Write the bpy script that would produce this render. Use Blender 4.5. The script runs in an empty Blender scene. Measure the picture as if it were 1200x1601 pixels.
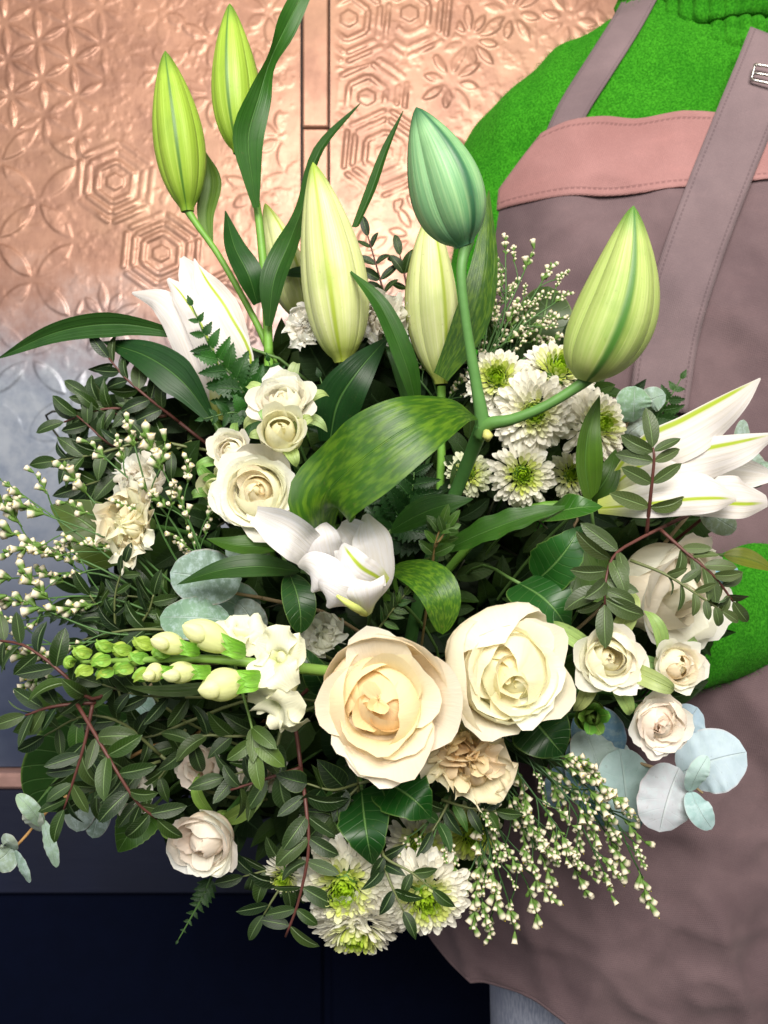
import bpy, math, random
import numpy as np
from mathutils import Vector, Matrix, noise
from mathutils.bvhtree import BVHTree

SC = bpy.context.scene
COL = SC.collection
PI = math.pi
K = (24.0 / 26.0) / 1200.0          # metres across per photo pixel at 1 m from the lens
CAM_Z = 1.0

def S(r, g, b):
    def f(c):
        c /= 255.0
        return c / 12.92 if c <= 0.04045 else ((c + 0.055) / 1.055) ** 2.4
    return (f(r), f(g), f(b), 1.0)

# ------------------------------------------------------------------ camera
cam = bpy.data.cameras.new('camera')
cam.sensor_fit = 'HORIZONTAL'; cam.sensor_width = 24.0; cam.lens = 26.0
cam.clip_start = 0.01; cam.clip_end = 50
cam.dof.use_dof = True; cam.dof.focus_distance = 0.50; cam.dof.aperture_fstop = 11.0
cam_o = bpy.data.objects.new('camera', cam); COL.objects.link(cam_o)
cam_o.location = (0, 0, CAM_Z); cam_o.rotation_euler = (PI / 2, 0, 0)
SC.camera = cam_o

# ------------------------------------------------------------------ light (shop interior: no sun, no sky)
W = bpy.data.worlds.new('World'); SC.world = W; W.use_nodes = True
bg = W.node_tree.nodes['Background']
bg.inputs[0].default_value = (0.80, 0.88, 1.0, 1); bg.inputs[1].default_value = 0.06

def area(name, loc, target, sx, sy, power, color):
    l = bpy.data.lights.new(name, 'AREA'); l.shape = 'RECTANGLE'; l.size = sx; l.size_y = sy
    l.energy = power; l.color = color
    o = bpy.data.objects.new(name, l); COL.objects.link(o); o.location = loc
    d = Vector(target) - Vector(loc)
    o.rotation_euler = d.to_track_quat('-Z', 'Y').to_euler()
    return o
area('ceiling_light', (0.05, -0.85, 1.90), (0.0, 0.55, 1.02), 1.2, 0.8, 66, (1.0, 0.95, 0.87))
area('window_light', (-1.6, -0.9, 1.25), (0.0, 0.6, 1.0), 1.2, 1.5, 10, (0.92, 0.96, 1.0))
area('wall_light', (-0.15, 0.70, 2.1), (-0.15, 1.15, 1.45), 1.0, 0.15, 1.2, (1.0, 0.80, 0.62))
area('shop_light', (1.5, 0.05, 1.25), (0.42, 0.8, 0.68), 0.4, 0.4, 4, (1.0, 0.90, 0.82))

SC.view_settings.view_transform = 'Standard'; SC.view_settings.look = 'None'
SC.view_settings.exposure = 0.14; SC.view_settings.gamma = 1.0
try:
    SC.cycles.max_bounces = 7; SC.cycles.transparent_max_bounces = 4
except Exception:
    pass

# ------------------------------------------------------------------ helpers
def P(px, py, Y):
    return Vector(((px - 600.0) * K * Y, Y, CAM_Z + (800.5 - py) * K * Y))
def tag(o, label=None, cat=None, group=None, kind=None):
    if label: o['label'] = label
    if cat: o['category'] = cat
    if group: o['group'] = group
    if kind: o['kind'] = kind
    return o
def thing(name, label, cat, loc=(0, 0, 0), group=None, mat=None):
    o = bpy.data.objects.new(name, None); COL.objects.link(o)
    o.empty_display_size = 0.01
    if mat is not None: o.matrix_world = mat
    else: o.matrix_world = Matrix.Translation(loc)
    return tag(o, label, cat, group)
def mesh(name, V, F, uv=None, mat=None, smooth=True):
    me = bpy.data.meshes.new(name)
    V = np.asarray(V, dtype=float).reshape(-1, 3)
    me.from_pydata(V.tolist(), [], F if isinstance(F, list) else F.tolist())
    if smooth: me.polygons.foreach_set('use_smooth', [True] * len(me.polygons))
    if uv is not None:
        l = me.uv_layers.new(name='UVMap')
        idx = np.zeros(len(me.loops), dtype=int); me.loops.foreach_get('vertex_index', idx)
        l.data.foreach_set('uv', np.asarray(uv, dtype=np.float32).reshape(-1, 2)[idx].ravel())
    if mat: me.materials.append(mat)
    return me
def link(name, me, parent=None, color=None, local=None):
    o = bpy.data.objects.new(name, me); COL.objects.link(o)
    if parent is not None: o.parent = parent
    if local is not None: o.matrix_basis = local
    if color is not None: o.color = (color[0], color[1], color[2], 1)
    return o
def gridF(n, m, wrap=False):
    i = np.arange(n - 1)[:, None]; j = np.arange(m if wrap else m - 1)[None, :]
    a = i * m + j; b = i * m + (j + 1) % m
    return np.stack([a, b, b + m, a + m], -1).reshape(-1, 4)
def gridUV(n, m):
    v, u = np.meshgrid(np.linspace(0, 1, n), np.linspace(0, 1, m), indexing='ij')
    return np.stack([u, v], -1)
def grid_mesh(name, G, mat=None, wrap=False, uv=None):
    n, m = G.shape[:2]
    return mesh(name, G.reshape(-1, 3), gridF(n, m, wrap), gridUV(n, m) if uv is None else uv, mat)
def join(parts):
    """list of (V, F) -> one V, F"""
    VV, FF, o = [], [], 0
    for V, F in parts:
        V = np.asarray(V).reshape(-1, 3); VV.append(V)
        FF += [[k + o for k in f] for f in (F.tolist() if hasattr(F, 'tolist') else F)]
        o += len(V)
    return np.concatenate(VV), FF
def box_vf(x0, x1, y0, y1, z0, z1, bev=0.0):
    if bev <= 0:
        V = [(x, y, z) for z in (z0, z1) for y in (y0, y1) for x in (x0, x1)]
        F = [[0, 2, 3, 1], [4, 5, 7, 6], [0, 1, 5, 4], [2, 6, 7, 3], [0, 4, 6, 2], [1, 3, 7, 5]]
        return np.array(V), F
    # bevelled along the front (-y) edges
    b = bev
    V = [(x0, y1, z0), (x1, y1, z0), (x1, y1, z1), (x0, y1, z1),
         (x0, y0 + b, z0), (x1, y0 + b, z0), (x1, y0 + b, z1), (x0, y0 + b, z1),
         (x0 + b, y0, z0 + b), (x1 - b, y0, z0 + b), (x1 - b, y0, z1 - b), (x0 + b, y0, z1 - b)]
    F = [[0, 3, 2, 1], [0, 1, 5, 4], [1, 2, 6, 5], [2, 3, 7, 6], [3, 0, 4, 7],
         [4, 5, 9, 8], [5, 6, 10, 9], [6, 7, 11, 10], [7, 4, 8, 11], [8, 9, 10, 11]]
    return np.array(V), F
def crom(pts, n):
    pts = np.asarray(pts, dtype=float)
    if pts.ndim == 1: pts = pts[:, None]
    m = len(pts)
    if m == 2:
        t = np.linspace(0, 1, n)[:, None]; return pts[0] * (1 - t) + pts[1] * t
    e = np.vstack([2 * pts[0] - pts[1], pts, 2 * pts[-1] - pts[-2]])
    t = np.linspace(0, m - 1 - 1e-9, n); k = t.astype(int); f = (t - k)[:, None]
    p0, p1, p2, p3 = e[k], e[k + 1], e[k + 2], e[k + 3]
    return 0.5 * (2 * p1 + (p2 - p0) * f + (2 * p0 - 5 * p1 + 4 * p2 - p3) * f ** 2 + (3 * p1 - p0 - 3 * p2 + p3) * f ** 3)
def norml(a):
    return a / np.maximum(np.linalg.norm(a, axis=-1, keepdims=True), 1e-12)
def tube_vf(pts, rad, ns=8, n=None):
    pts = np.asarray([tuple(p) for p in pts], dtype=float)
    if n: pts = crom(pts, n)
    n = len(pts)
    r = np.full(n, rad) if np.isscalar(rad) else crom(np.asarray(rad, float), n)[:, 0]
    T = norml(np.gradient(pts, axis=0))
    N = np.zeros_like(T); a = np.array([0.31, -0.9, 0.29]); a = a - T[0] * a.dot(T[0])
    if np.linalg.norm(a) < 0.1: a = np.array([1.0, 0, 0]) - T[0] * T[0][0]
    N[0] = a / np.linalg.norm(a)
    for i in range(1, n):
        a = N[i - 1] - T[i] * N[i - 1].dot(T[i]); N[i] = a / max(np.linalg.norm(a), 1e-9)
    B = np.cross(T, N)
    th = np.linspace(0, 2 * PI, ns, endpoint=False)
    G = pts[:, None] + r[:, None, None] * (np.cos(th)[None, :, None] * N[:, None] + np.sin(th)[None, :, None] * B[:, None])
    F = gridF(n, ns, True).tolist()
    F.append(list(range(ns))[::-1]); F.append(list(range((n - 1) * ns, n * ns)))
    return G.reshape(-1, 3), F
def tube(name, pts, rad, mat, parent=None, ns=8, n=None, color=None):
    V, F = tube_vf(pts, rad, ns, n)
    m = n or len(pts)
    uv = gridUV(m, ns)
    return link(name, mesh(name, V, F, uv, mat), parent, color)
def frame(origin, z, up=(0, 0, 1), spin=0.0):
    z = Vector(z).normalized(); up = Vector(up)
    x = up.cross(z)
    if x.length < 1e-3: x = Vector((1, 0, 0))
    x.normalize(); y = z.cross(x)
    m = Matrix((x, y, z)).transposed().to_4x4() @ Matrix.Rotation(spin, 4, 'Z')
    m.translation = Vector(origin)
    return m
def interp(x, xs, ys): return np.interp(x, xs, ys)
def sstep(a, b, x):
    t = np.clip((x - a) / (b - a), 0, 1); return t * t * (3 - 2 * t)

# ------------------------------------------------------------------ node helper
class NT:
    def __init__(s, name):
        s.mat = bpy.data.materials.new(name); s.mat.use_nodes = True
        s.t = s.mat.node_tree; s.t.nodes.clear()
        s.out = s.t.nodes.new('ShaderNodeOutputMaterial')
    def set(s, sock, v):
        if v is None: return
        if isinstance(v, bpy.types.NodeSocket): s.t.links.new(v, sock)
        elif isinstance(v, bpy.types.Node): s.t.links.new(v.outputs[0], sock)
        else:
            try: sock.default_value = v
            except Exception:
                sock.default_value = v[:3]
    def n(s, ty, ins=None, **props):
        nd = s.t.nodes.new('ShaderNode' + ty)
        for k, v in props.items(): setattr(nd, k, v)
        for k, v in (ins or {}).items(): s.set(nd.inputs[k], v)
        return nd
    def m(s, op, a, b=None, c=None, clamp=False):
        nd = s.t.nodes.new('ShaderNodeMath'); nd.operation = op; nd.use_clamp = clamp
        s.set(nd.inputs[0], a); s.set(nd.inputs[1], b); s.set(nd.inputs[2], c)
        return nd.outputs[0]
    def mix(s, f, a, b, bt='MIX'):
        nd = s.t.nodes.new('ShaderNodeMix'); nd.data_type = 'RGBA'; nd.blend_type = bt
        s.set(nd.inputs[0], f); s.set(nd.inputs[6], a); s.set(nd.inputs[7], b)
        return nd.outputs[2]
    def ss(s, x, a, b):
        nd = s.t.nodes.new('ShaderNodeMapRange'); nd.interpolation_type = 'SMOOTHSTEP'
        s.set(nd.inputs[0], x); nd.inputs[1].default_value = a; nd.inputs[2].default_value = b
        return nd.outputs[0]
    def noise(s, vec, scale, detail=3, rough=0.5):
        nd = s.n('TexNoise', {'Scale': scale, 'Detail': detail, 'Roughness': rough}); s.set(nd.inputs['Vector'], vec)
        return nd.outputs['Fac']
    def scalev(s, vec, xyz):
        nd = s.t.nodes.new('ShaderNodeVectorMath'); nd.operation = 'MULTIPLY'
        s.set(nd.inputs[0], vec); nd.inputs[1].default_value = xyz
        return nd.outputs[0]
    def uv(s):
        tc = s.n('TexCoord'); sp = s.n('SeparateXYZ', {0: tc.outputs['UV']})
        return tc, sp.outputs[0], sp.outputs[1]
    def bump(s, h, dist, strength=1.0, normal=None):
        nd = s.n('Bump', {'Height': h, 'Distance': dist, 'Strength': strength})
        if normal is not None: s.set(nd.inputs['Normal'], normal)
        return nd.outputs[0]
    def pbsdf(s, **k):
        nd = s.n('BsdfPrincipled')
        for a, v in k.items(): s.set(nd.inputs[a.replace('_', ' ')], v)
        return nd
    def finish(s, sh):
        s.t.links.new(sh.outputs[0] if isinstance(sh, bpy.types.Node) else sh, s.out.inputs[0]); return s.mat

def mat_petal(name, transl=0.38, rough=0.5, vein=0.10, stripe=None, stripe_w=0.06, edge=None, base_col=None, base_to=0.35, vein_n=16, foot=None):
    """petal: object colour, veined along its length, optional midrib stripe (u=.5) and base tint"""
    s = NT(name); tc, U, V = s.uv()
    oi = s.n('ObjectInfo')
    a = s.m('MULTIPLY', s.m('ABSOLUTE', s.m('SUBTRACT', U, 0.5)), 2.0)
    col = oi.outputs['Color']
    vv = s.noise(s.scalev(tc.outputs['UV'], (vein_n, 1.2, 1)), 1.6, 3, 0.6)
    big = s.noise(tc.outputs['Object'], 45, 2)
    col = s.mix(s.m('MULTIPLY', s.ss(vv, .35, .75), vein), col, s.mix(1.0, col, (0.90, 0.87, 0.78, 1), 'MULTIPLY'))
    col = s.mix(s.m('MULTIPLY', s.ss(big, .45, .75), 0.08), col, (0.86, 0.78, 0.62, 1))
    if base_col is not None:
        col = s.mix(s.m('SUBTRACT', 1.0, s.ss(V, 0.0, base_to)), col, base_col)
    if stripe is not None:
        st = s.m('SUBTRACT', 1.0, s.ss(a, stripe_w * .45, stripe_w * 1.5))
        col = s.mix(s.m('MULTIPLY', st, s.m('SUBTRACT', 1.0, s.ss(V, .8, .98))), col, stripe)
    if edge is not None:
        col = s.mix(s.m('MULTIPLY', s.ss(V, .93, 1.0), 0.6), col, edge)
    if foot is not None:
        col = s.mix(s.m('SUBTRACT', 1.0, s.ss(V, .15, .9)), col, s.mix(1.0, col, foot, 'MULTIPLY'))
    nrm = s.bump(s.m('ADD', vv, s.m('MULTIPLY', big, .5)), 0.0007, 0.55)
    p = s.pbsdf(Base_Color=col, Roughness=rough, Normal=nrm)
    p.inputs['Specular IOR Level'].default_value = 0.3
    t = s.n('BsdfTranslucent', {'Color': col, 'Normal': nrm})
    mx = s.n('MixShader', {0: transl, 1: p, 2: t})
    return s.finish(mx)

def mat_leaf(name, rough=0.38, transl=0.22, parallel=0, side=0, mottled=0, vein=(0.25, 0.36, 0.16, 1), mid=0.05, veinmix=.5, back=None, spec=0.45, rim=None, dust=0.0, green=True, vb=.5):
    s = NT(name); tc, U, V = s.uv(); oi = s.n('ObjectInfo')
    a = s.m('MULTIPLY', s.m('ABSOLUTE', s.m('SUBTRACT', U, 0.5)), 2.0)
    col = s.mix(1.0, oi.outputs['Color'], (.74, .58, .34, 1), 'MULTIPLY') if green else oi.outputs['Color']
    n1 = s.noise(tc.outputs['Object'], 60, 3)
    sp_ = s.noise(tc.outputs['Object'], 300, 4, .7)
    col = s.mix(s.m('MULTIPLY', s.ss(sp_, .60, .72), 0.25), col, (.10, .09, .035, 1))
    col = s.mix(s.m('MULTIPLY', s.ss(n1, .4, .7), 0.45), col, s.mix(1.0, col, (0.55, 0.62, 0.6, 1), 'MULTIPLY'))
    h = s.m('MULTIPLY', n1, 0.4)
    if parallel:
        w = s.noise(s.scalev(tc.outputs['UV'], (parallel, 0.5, 1)), 1.0, 2, .5)
        col = s.mix(s.m('MULTIPLY', s.ss(w, .45, .65), 0.35), col, s.mix(1.0, col, (1.5, 1.45, 1.3, 1), 'MULTIPLY'))
        h = s.m('ADD', h, w)
    if mottled:
        w = s.noise(s.scalev(tc.outputs['UV'], (13, 15, 1)), 1.0, 2, .5)
        col = s.mix(s.m('MULTIPLY', s.ss(w, .40, .66), mottled), col, s.mix(1.0, col, (3.0, 1.9, 1.9, 1), 'MULTIPLY'))
    if side:
        f = s.m('FRACT', s.m('SUBTRACT', s.m('MULTIPLY', V, float(side)), s.m('MULTIPLY', a, side * .16)))
        d = s.m('ABSOLUTE', s.m('SUBTRACT', f, 0.5))
        ln = s.m('SUBTRACT', 1.0, s.ss(d, .01, .07))
        col = s.mix(s.m('MULTIPLY', ln, veinmix * .28), col, vein)
        h = s.m('SUBTRACT', h, s.m('MULTIPLY', ln, vb))
    if mid:
        md = s.m('SUBTRACT', 1.0, s.ss(a, mid * .4, mid * 1.4))
        col = s.mix(s.m('MULTIPLY', md, veinmix), col, vein)
        h = s.m('SUBTRACT', h, s.m('MULTIPLY', md, 1.2))
    if rim is not None:
        col = s.mix(s.m('MULTIPLY', s.ss(a, .92, 1.0), .35), col, rim)
    if back is not None:
        gm = s.n('NewGeometry')
        col = s.mix(s.m('MULTIPLY', gm.outputs['Backfacing'], 0.7), col, back)
    if dust:
        n2 = s.noise(tc.outputs['Object'], 220, 3, .7)
        col = s.mix(s.m('MULTIPLY', s.ss(n2, .42, .7), dust), col, (0.42, 0.52, 0.55, 1))
    nrm = s.bump(h, 0.0006, 0.7)
    p = s.pbsdf(Base_Color=col, Roughness=rough, Normal=nrm)
    p.inputs['Specular IOR Level'].default_value = spec
    t = s.n('BsdfTranslucent', {'Color': s.mix(1.0, col, (1.5, 1.6, 0.7, 1), 'MULTIPLY'), 'Normal': nrm})
    return s.finish(s.n('MixShader', {0: transl, 1: p, 2: t}))

def mat_plain(name, col=None, rough=0.55, noise_amt=0.25, scale=120, spec=0.35, metallic=0.0, bump=0.0004):
    s = NT(name); tc = s.n('TexCoord')
    c = s.n('ObjectInfo').outputs['Color'] if col is None else col
    n1 = s.noise(tc.outputs['Object'], scale, 4, .6)
    c = s.mix(s.m('MULTIPLY', s.ss(n1, .35, .7), noise_amt), c, s.mix(1.0, c, (.6, .6, .58, 1), 'MULTIPLY'))
    p = s.pbsdf(Base_Color=c, Roughness=rough, Metallic=metallic, Normal=s.bump(n1, bump, .6))
    p.inputs['Specular IOR Level'].default_value = spec
    return s.finish(p)
# ------------------------------------------------------------------ the wall behind: embossed tin sheets, rail, navy dado
YW = 1.16
def mat_tin():
    s = NT('worn_copper_paint_on_tin'); tc = s.n('TexCoord'); o = tc.outputs['Object']
    sp = s.n('SeparateXYZ', {0: o}); z = sp.outputs[2]
    n1 = s.noise(o, 3.2, 5, .6); n2 = s.noise(o, 22, 5, .65); n3 = s.noise(s.scalev(o, (1, 1, .25)), 140, 3, .6)
    # copper paint brushed on from the top, worn through to zinc lower down
    e = s.m('ADD', z, s.m('ADD', s.m('MULTIPLY', s.m('SUBTRACT', n1, .5), .26), s.m('MULTIPLY', s.m('SUBTRACT', n2, .5), .20)))
    cov = s.ss(e, 1.12, 1.36)
    cop = s.mix(s.ss(n2, .35, .7), S(176, 132, 110), S(148, 108, 90))
    cop = s.mix(s.m('MULTIPLY', s.ss(n1, .5, .75), .6), cop, S(180, 144, 116))
    zin = s.mix(s.ss(n2, .3, .72), S(148, 152, 160), S(108, 117, 134))
    # the zinc turns darker and bluer towards the floor
    ox = s.ss(s.m('ADD', e, 0.0), 1.04, .78)  # weight of the darker, bluer tone towards the floor
    zin = s.mix(ox, zin, s.mix(s.ss(n1, .35, .65), S(80, 88, 108), S(56, 64, 88)))
    col = s.mix(cov, zin, cop)
    h = s.m('ADD', s.m('MULTIPLY', n2, .6), s.m('MULTIPLY', n3, .4))
    rough = s.m('ADD', .30, s.m('MULTIPLY', n2, .22))
    p = s.pbsdf(Base_Color=col, Roughness=rough, Metallic=.35, Normal=s.bump(h, .0011, .5))
    return s.finish(p)
TIN = mat_tin()

def lens(px, py, ax, ay, bx, by, w):
    """raised almond between two points, w = half width"""
    dx, dy = bx - ax, by - ay; L = math.hypot(dx, dy); ux, uy = dx / L, dy / L
    s = (px - ax) * ux + (py - ay) * uy; t = -(px - ax) * uy + (py - ay) * ux
    q = np.clip(s / L, 0, 1); hw = w * (1 - (2 * q - 1) ** 2) ** .85
    d = hw - np.abs(t); d = np.where((s < 0) | (s > L), -5, d)
    return sstep(-.8, 3.2, d) * (hw > 0.3)
def seg(px, py, ax, ay, bx, by, w):
    dx, dy = bx - ax, by - ay; L2 = dx * dx + dy * dy
    q = np.clip(((px - ax) * dx + (py - ay) * dy) / L2, 0, 1)
    return sstep(w + 2.2, w - 2.2, np.hypot(px - ax - q * dx, py - ay - q * dy))
def hexring(px, py, cx, cy, r, w, rot=.1, gap=.1):
    h = 0 * px
    for k in range(6):
        a0 = rot + PI / 6 + k * PI / 3 + gap; a1 = rot + PI / 6 + (k + 1) * PI / 3 - gap
        h = np.maximum(h, seg(px, py, cx + r * math.cos(a0), cy + r * math.sin(a0), cx + r * math.cos(a1), cy + r * math.sin(a1), w))
    return h
def fbm(X, Y, sc, seed):
    rs = np.random.RandomState(seed); out = 0
    for o in range(3):
        g = rs.rand(64, 64); x = X / sc * 2 ** o; y = Y / sc * 2 ** o
        xi = np.floor(x).astype(int); yi = np.floor(y).astype(int); fx = x - xi; fy = y - yi
        fx = fx * fx * (3 - 2 * fx); fy = fy * fy * (3 - 2 * fy)
        v = (g[xi % 64, yi % 64] * (1 - fx) + g[(xi + 1) % 64, yi % 64] * fx) * (1 - fy) + (g[xi % 64, (yi + 1) % 64] * (1 - fx) + g[(xi + 1) % 64, (yi + 1) % 64] * fx) * fy
        out = out + v * .5 ** o
    return out / 1.75
def starburst(px, py, cx, cy, r0, r1, n, w, rot):
    h = 0 * px
    for k in range(n):
        a = rot + k * 2 * PI / n; f = 1.0 if k % 2 else .82
        h = np.maximum(h, lens(px, py, cx + r0 * math.cos(a), cy + r0 * math.sin(a), cx + r1 * f * math.cos(a), cy + r1 * f * math.sin(a), w))
    return h
def relief_left(X, Y):
    h = np.zeros_like(X)
    m1 = sstep(172, 160, X + .25 * (Y - 110)) * sstep(226, 212, Y - .35 * (X - 60))
    a1 = np.zeros_like(X)
    for i in range(-4, 5):
        for j in range(-3, 6):
            nx, ny = 60 + 5 * j + 48 * i, 66 + 57 * j - 27 * i
            if not (-120 < nx < 190 and -90 < ny < 260): continue
            for (dx, dy) in ((5, 57), (48, -27), (53, 30)):
                a1 = np.maximum(a1, lens(X, Y, nx + dx * .12, ny + dy * .12, nx + dx * .88, ny + dy * .88, 6.4))
    h = np.maximum(h, a1 * m1)
    a2 = np.zeros_like(X)
    for i in range(-4, 5):
        for j in range(-4, 12):
            nx, ny = 62 + 62 * i - 3 * (j), 438 + 61 * (j - 3)
            if (i + j) % 2 == 0: continue
            for (dx, dy) in ((59, 61), (-65, 61)):
                a2 = np.maximum(a2, lens(X, Y, nx + dx * .07, ny + dy * .07, nx + dx * .93, ny + dy * .93, 13.5))
    m2 = sstep(125, 112, X - .04 * (Y - 300)) * sstep(196, 214, Y - .35 * (X - 60)) * sstep(760, 560, Y)
    h = np.maximum(h, a2 * m2)
    m3 = sstep(114, 128, X - .04 * (Y - 300)) * sstep(172, 186, Y - .3 * (190 - X)) * sstep(345, 330, X - .45 * (Y - 300))
    a3 = np.zeros_like(X)
    for (cx, cy) in ((180, 285), (252, 397), (330, 250), (350, 490)):
        inner = sstep(14, 11, np.maximum(np.abs(X - cx) * .94, np.abs(X - cx) * .5 + np.abs(Y - cy) * .92)); a3 = np.maximum(a3, inner)
        for r, w in ((31, 4.2), (47, 4.2), (62, 4.0)):
            a3 = np.maximum(a3, hexring(X, Y, cx, cy, r, w))
    h = np.maximum(h, a3 * m3 * sstep(720, 560, Y))
    a4 = np.zeros_like(X)
    for (cx, cy) in ((252, 20), (330, 62), (335, -30), (420, 20), (405, 120), (330, 150), (250, 110), (440, 215), (400, 300), (190, -30)):
        a4 = np.maximum(a4, starburst(X, Y, cx, cy, 8, 52, 6, 10, .45))
    h = np.maximum(h, .55 * a4 * sstep(170, 185, X + .25 * (Y - 110)) * sstep(450, 430, X) * (1 - m3))
    a5 = np.zeros_like(X)
    for (cx, cy) in ((165, 500), (290, 560), (230, 650), (100, 690)):
        a5 = np.maximum(a5, starburst(X, Y, cx, cy, 12, 58, 10, 8, .2))
    h = np.maximum(h, .7 * a5 * sstep(430, 460, Y) * (1 - m2))
    clog = .35 + .65 * sstep(.36, .56, fbm(X + 300, Y + 300, 60, 3))
    h = h * clog * (1 - .75 * sstep(600, 760, Y))
    h = h + .22 * sstep(.52, .72, fbm(X + 500, Y + 500, 14, 5)) * sstep(720, 540, Y) + .25 * (fbm(X + 99, Y + 900, 34, 8) - .5)
    return h * sstep(480, 455, X)
def relief_right(X, Y):
    h = np.zeros_like(X)
    for (cx, cy) in ((705, 128), (735, 62), (890, 30), (800, 20), (628, 290), (800, 190), (880, 130), (650, 370), (560, 400), (740, 260), (960, 60), (700, 470), (600, 480)):
        h = np.maximum(h, starburst(X, Y, cx, cy, 13, 54, 8 if cx != 735 else 10, 7.5, .22))
    for (cx, cy) in ((573, 153), (640, 22), (545, 30), (600, 240)):
        m = sstep(80, 74, np.hypot(X - cx, Y - cy))
        a = sstep(14, 11, np.maximum(np.abs(X - cx) * .94, np.abs(X - cx) * .5 + np.abs(Y - cy) * .92))
        for r, w in ((32, 4), (52, 4), (66, 3.5)): a = np.maximum(a, hexring(X, Y, cx, cy, r, w))
        h = np.where(m > .5, a * m, h)
    clog = .35 + .65 * sstep(.36, .55, fbm(X + 100, Y + 700, 55, 13))
    h = h * clog * (1 - .6 * sstep(250, 420, Y))
    return (h + .2 * sstep(.52, .72, fbm(X + 10, Y + 600, 13, 15)) + .25 * (fbm(X, Y + 900, 34, 18) - .5)) * sstep(520, 540, X)
def sheet(name, x0, x1, y0, y1, step, fn, amp=.0021):
    xs = np.arange(x0, x1 + .01, step); ys = np.arange(y0, y1 + .01, step)
    X, Y = np.meshgrid(xs, ys)
    H = fn(X, Y); n, m = X.shape
    G = np.zeros((n, m, 3)); G[..., 0] = (X - 600) * K * YW; G[..., 2] = CAM_Z + (800.5 - Y) * K * YW; G[..., 1] = YW - H * amp
    me = mesh(name, G.reshape(-1, 3), gridF(n, m)[:, ::-1], None, TIN)
    o = link(name, me); return tag(o, kind='structure')
sheet('wall_sheet', -230, 470, -160, 1200, 1.9, relief_left)
sheet('wall_sheet', 516, 1080, -160, 700, 1.9, relief_right)
def wallbox(name, x0, x1, y0, y1, d0, d1, mat, bev=.002, kind='structure'):
    V, F = box_vf((x0 - 600) * K * YW, (x1 - 600) * K * YW, YW - d1, YW - d0, CAM_Z + (800.5 - y1) * K * YW, CAM_Z + (800.5 - y0) * K * YW, bev)
    return tag(link(name, mesh(name, V, F, None, mat, False)), kind=kind)
wallbox('wall_stile', 473.5, 513, -160, 200, -.01, .0035, TIN)
wallbox('wall_stile', 473.5, 513, 203, 1200, -.01, .003, TIN)
wallbox('wall_backing', -1200, 3200, -900, 2600, -.06, -.012, mat_plain('dark_backing', S(40, 30, 30)), 0)
wallbox('wall_sheet', 1083, 3000, -160, 1200, -.01, .0, TIN)
wallbox('wall_sheet', 516, 1080, 704, 1200, -.01, .0, TIN)
wallbox('wall_sheet', -1100, -233, -160, 1200, -.01, .0, TIN)
def mat_navy():
    s = NT('navy_paint'); tc = s.n('TexCoord'); o = tc.outputs['Object']
    n1 = s.noise(o, 6, 4); n2 = s.noise(s.scalev(o, (.2, 1, 1)), 90, 3)
    col = s.mix(s.ss(n1, .3, .7), S(8, 15, 40), S(12, 21, 50))
    return s.finish(s.pbsdf(Base_Color=col, Roughness=.6, Normal=s.bump(n2, .0008, .4)))
NAVY = mat_navy()
RAIL = mat_plain('copper_rail', S(178, 140, 132), .45, .5, 40, metallic=.2, bump=.001)
wallbox('dado_rail', -1100, 3000, 1202, 1226, -.01, .022, RAIL, .004)
wallbox('dado_board', -1100, 509, 1228, 1392, -.01, .014, NAVY, .004)
wallbox('dado_board', 513, 3000, 1228, 1392, -.01, .014, NAVY, .004)
NAVY2 = mat_plain('deep_navy_paint', S(5, 11, 32), .8, .3, 30, .08, bump=.0006)
wallbox('dado_panel', -1100, 505, 1394, 2400, -.01, .0, NAVY2, .004)
wallbox('dado_panel', 517, 3000, 1394, 2400, -.01, .0, NAVY2, .004)
wallbox('dado_stile', 505.5, 516.5, 1394, 2400, -.01, -.006, NAVY2, 0)
V, F = box_vf(-3, 3, -3, YW + .1, -.22, -.20); tag(link('floor', mesh('floor', V, F, None, mat_plain('dark_floor', S(52, 48, 46), .6), False)), kind='structure')
# ------------------------------------------------------------------ the person: jumper, apron, jeans
CY = .90
TZ = [.40, .60, .80, .95, 1.10, 1.25, 1.33, 1.38, 1.443, 1.485, 1.512, 1.535, 1.60]
TCX = [.33, .33, .33, .33, .33, .34, .345, .348, .352, .355, .358, .36, .36]
TA = [.20, .215, .215, .205, .205, .215, .225, .232, .218, .178, .130, .092, .085]
TD = [.11, .12, .12, .115, .115, .122, .122, .117, .100, .080, .070, .065, .060]
def torso_vf(grow=0.0, z0=.85, z1=1.6, n=60, m=64):
    zs = np.linspace(z0, z1, n); th = np.linspace(0, 2 * PI, m, endpoint=False)
    cx, a, d = (interp(zs, TZ, q) for q in (TCX, TA, TD))
    c, s = np.cos(th), np.sin(th)
    G = np.zeros((n, m, 3))
    G[..., 0] = cx[:, None] + (a[:, None] + grow) * np.sign(c) * np.abs(c) ** .86
    G[..., 1] = CY + (d[:, None] + grow) * np.sign(s) * np.abs(s) ** .86
    G[..., 2] = zs[:, None]
    F = gridF(n, m, True).tolist(); F.append(list(range(m))[::-1]); F.append(list(range((n - 1) * m, n * m)))
    return G.reshape(-1, 3), F
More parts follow.
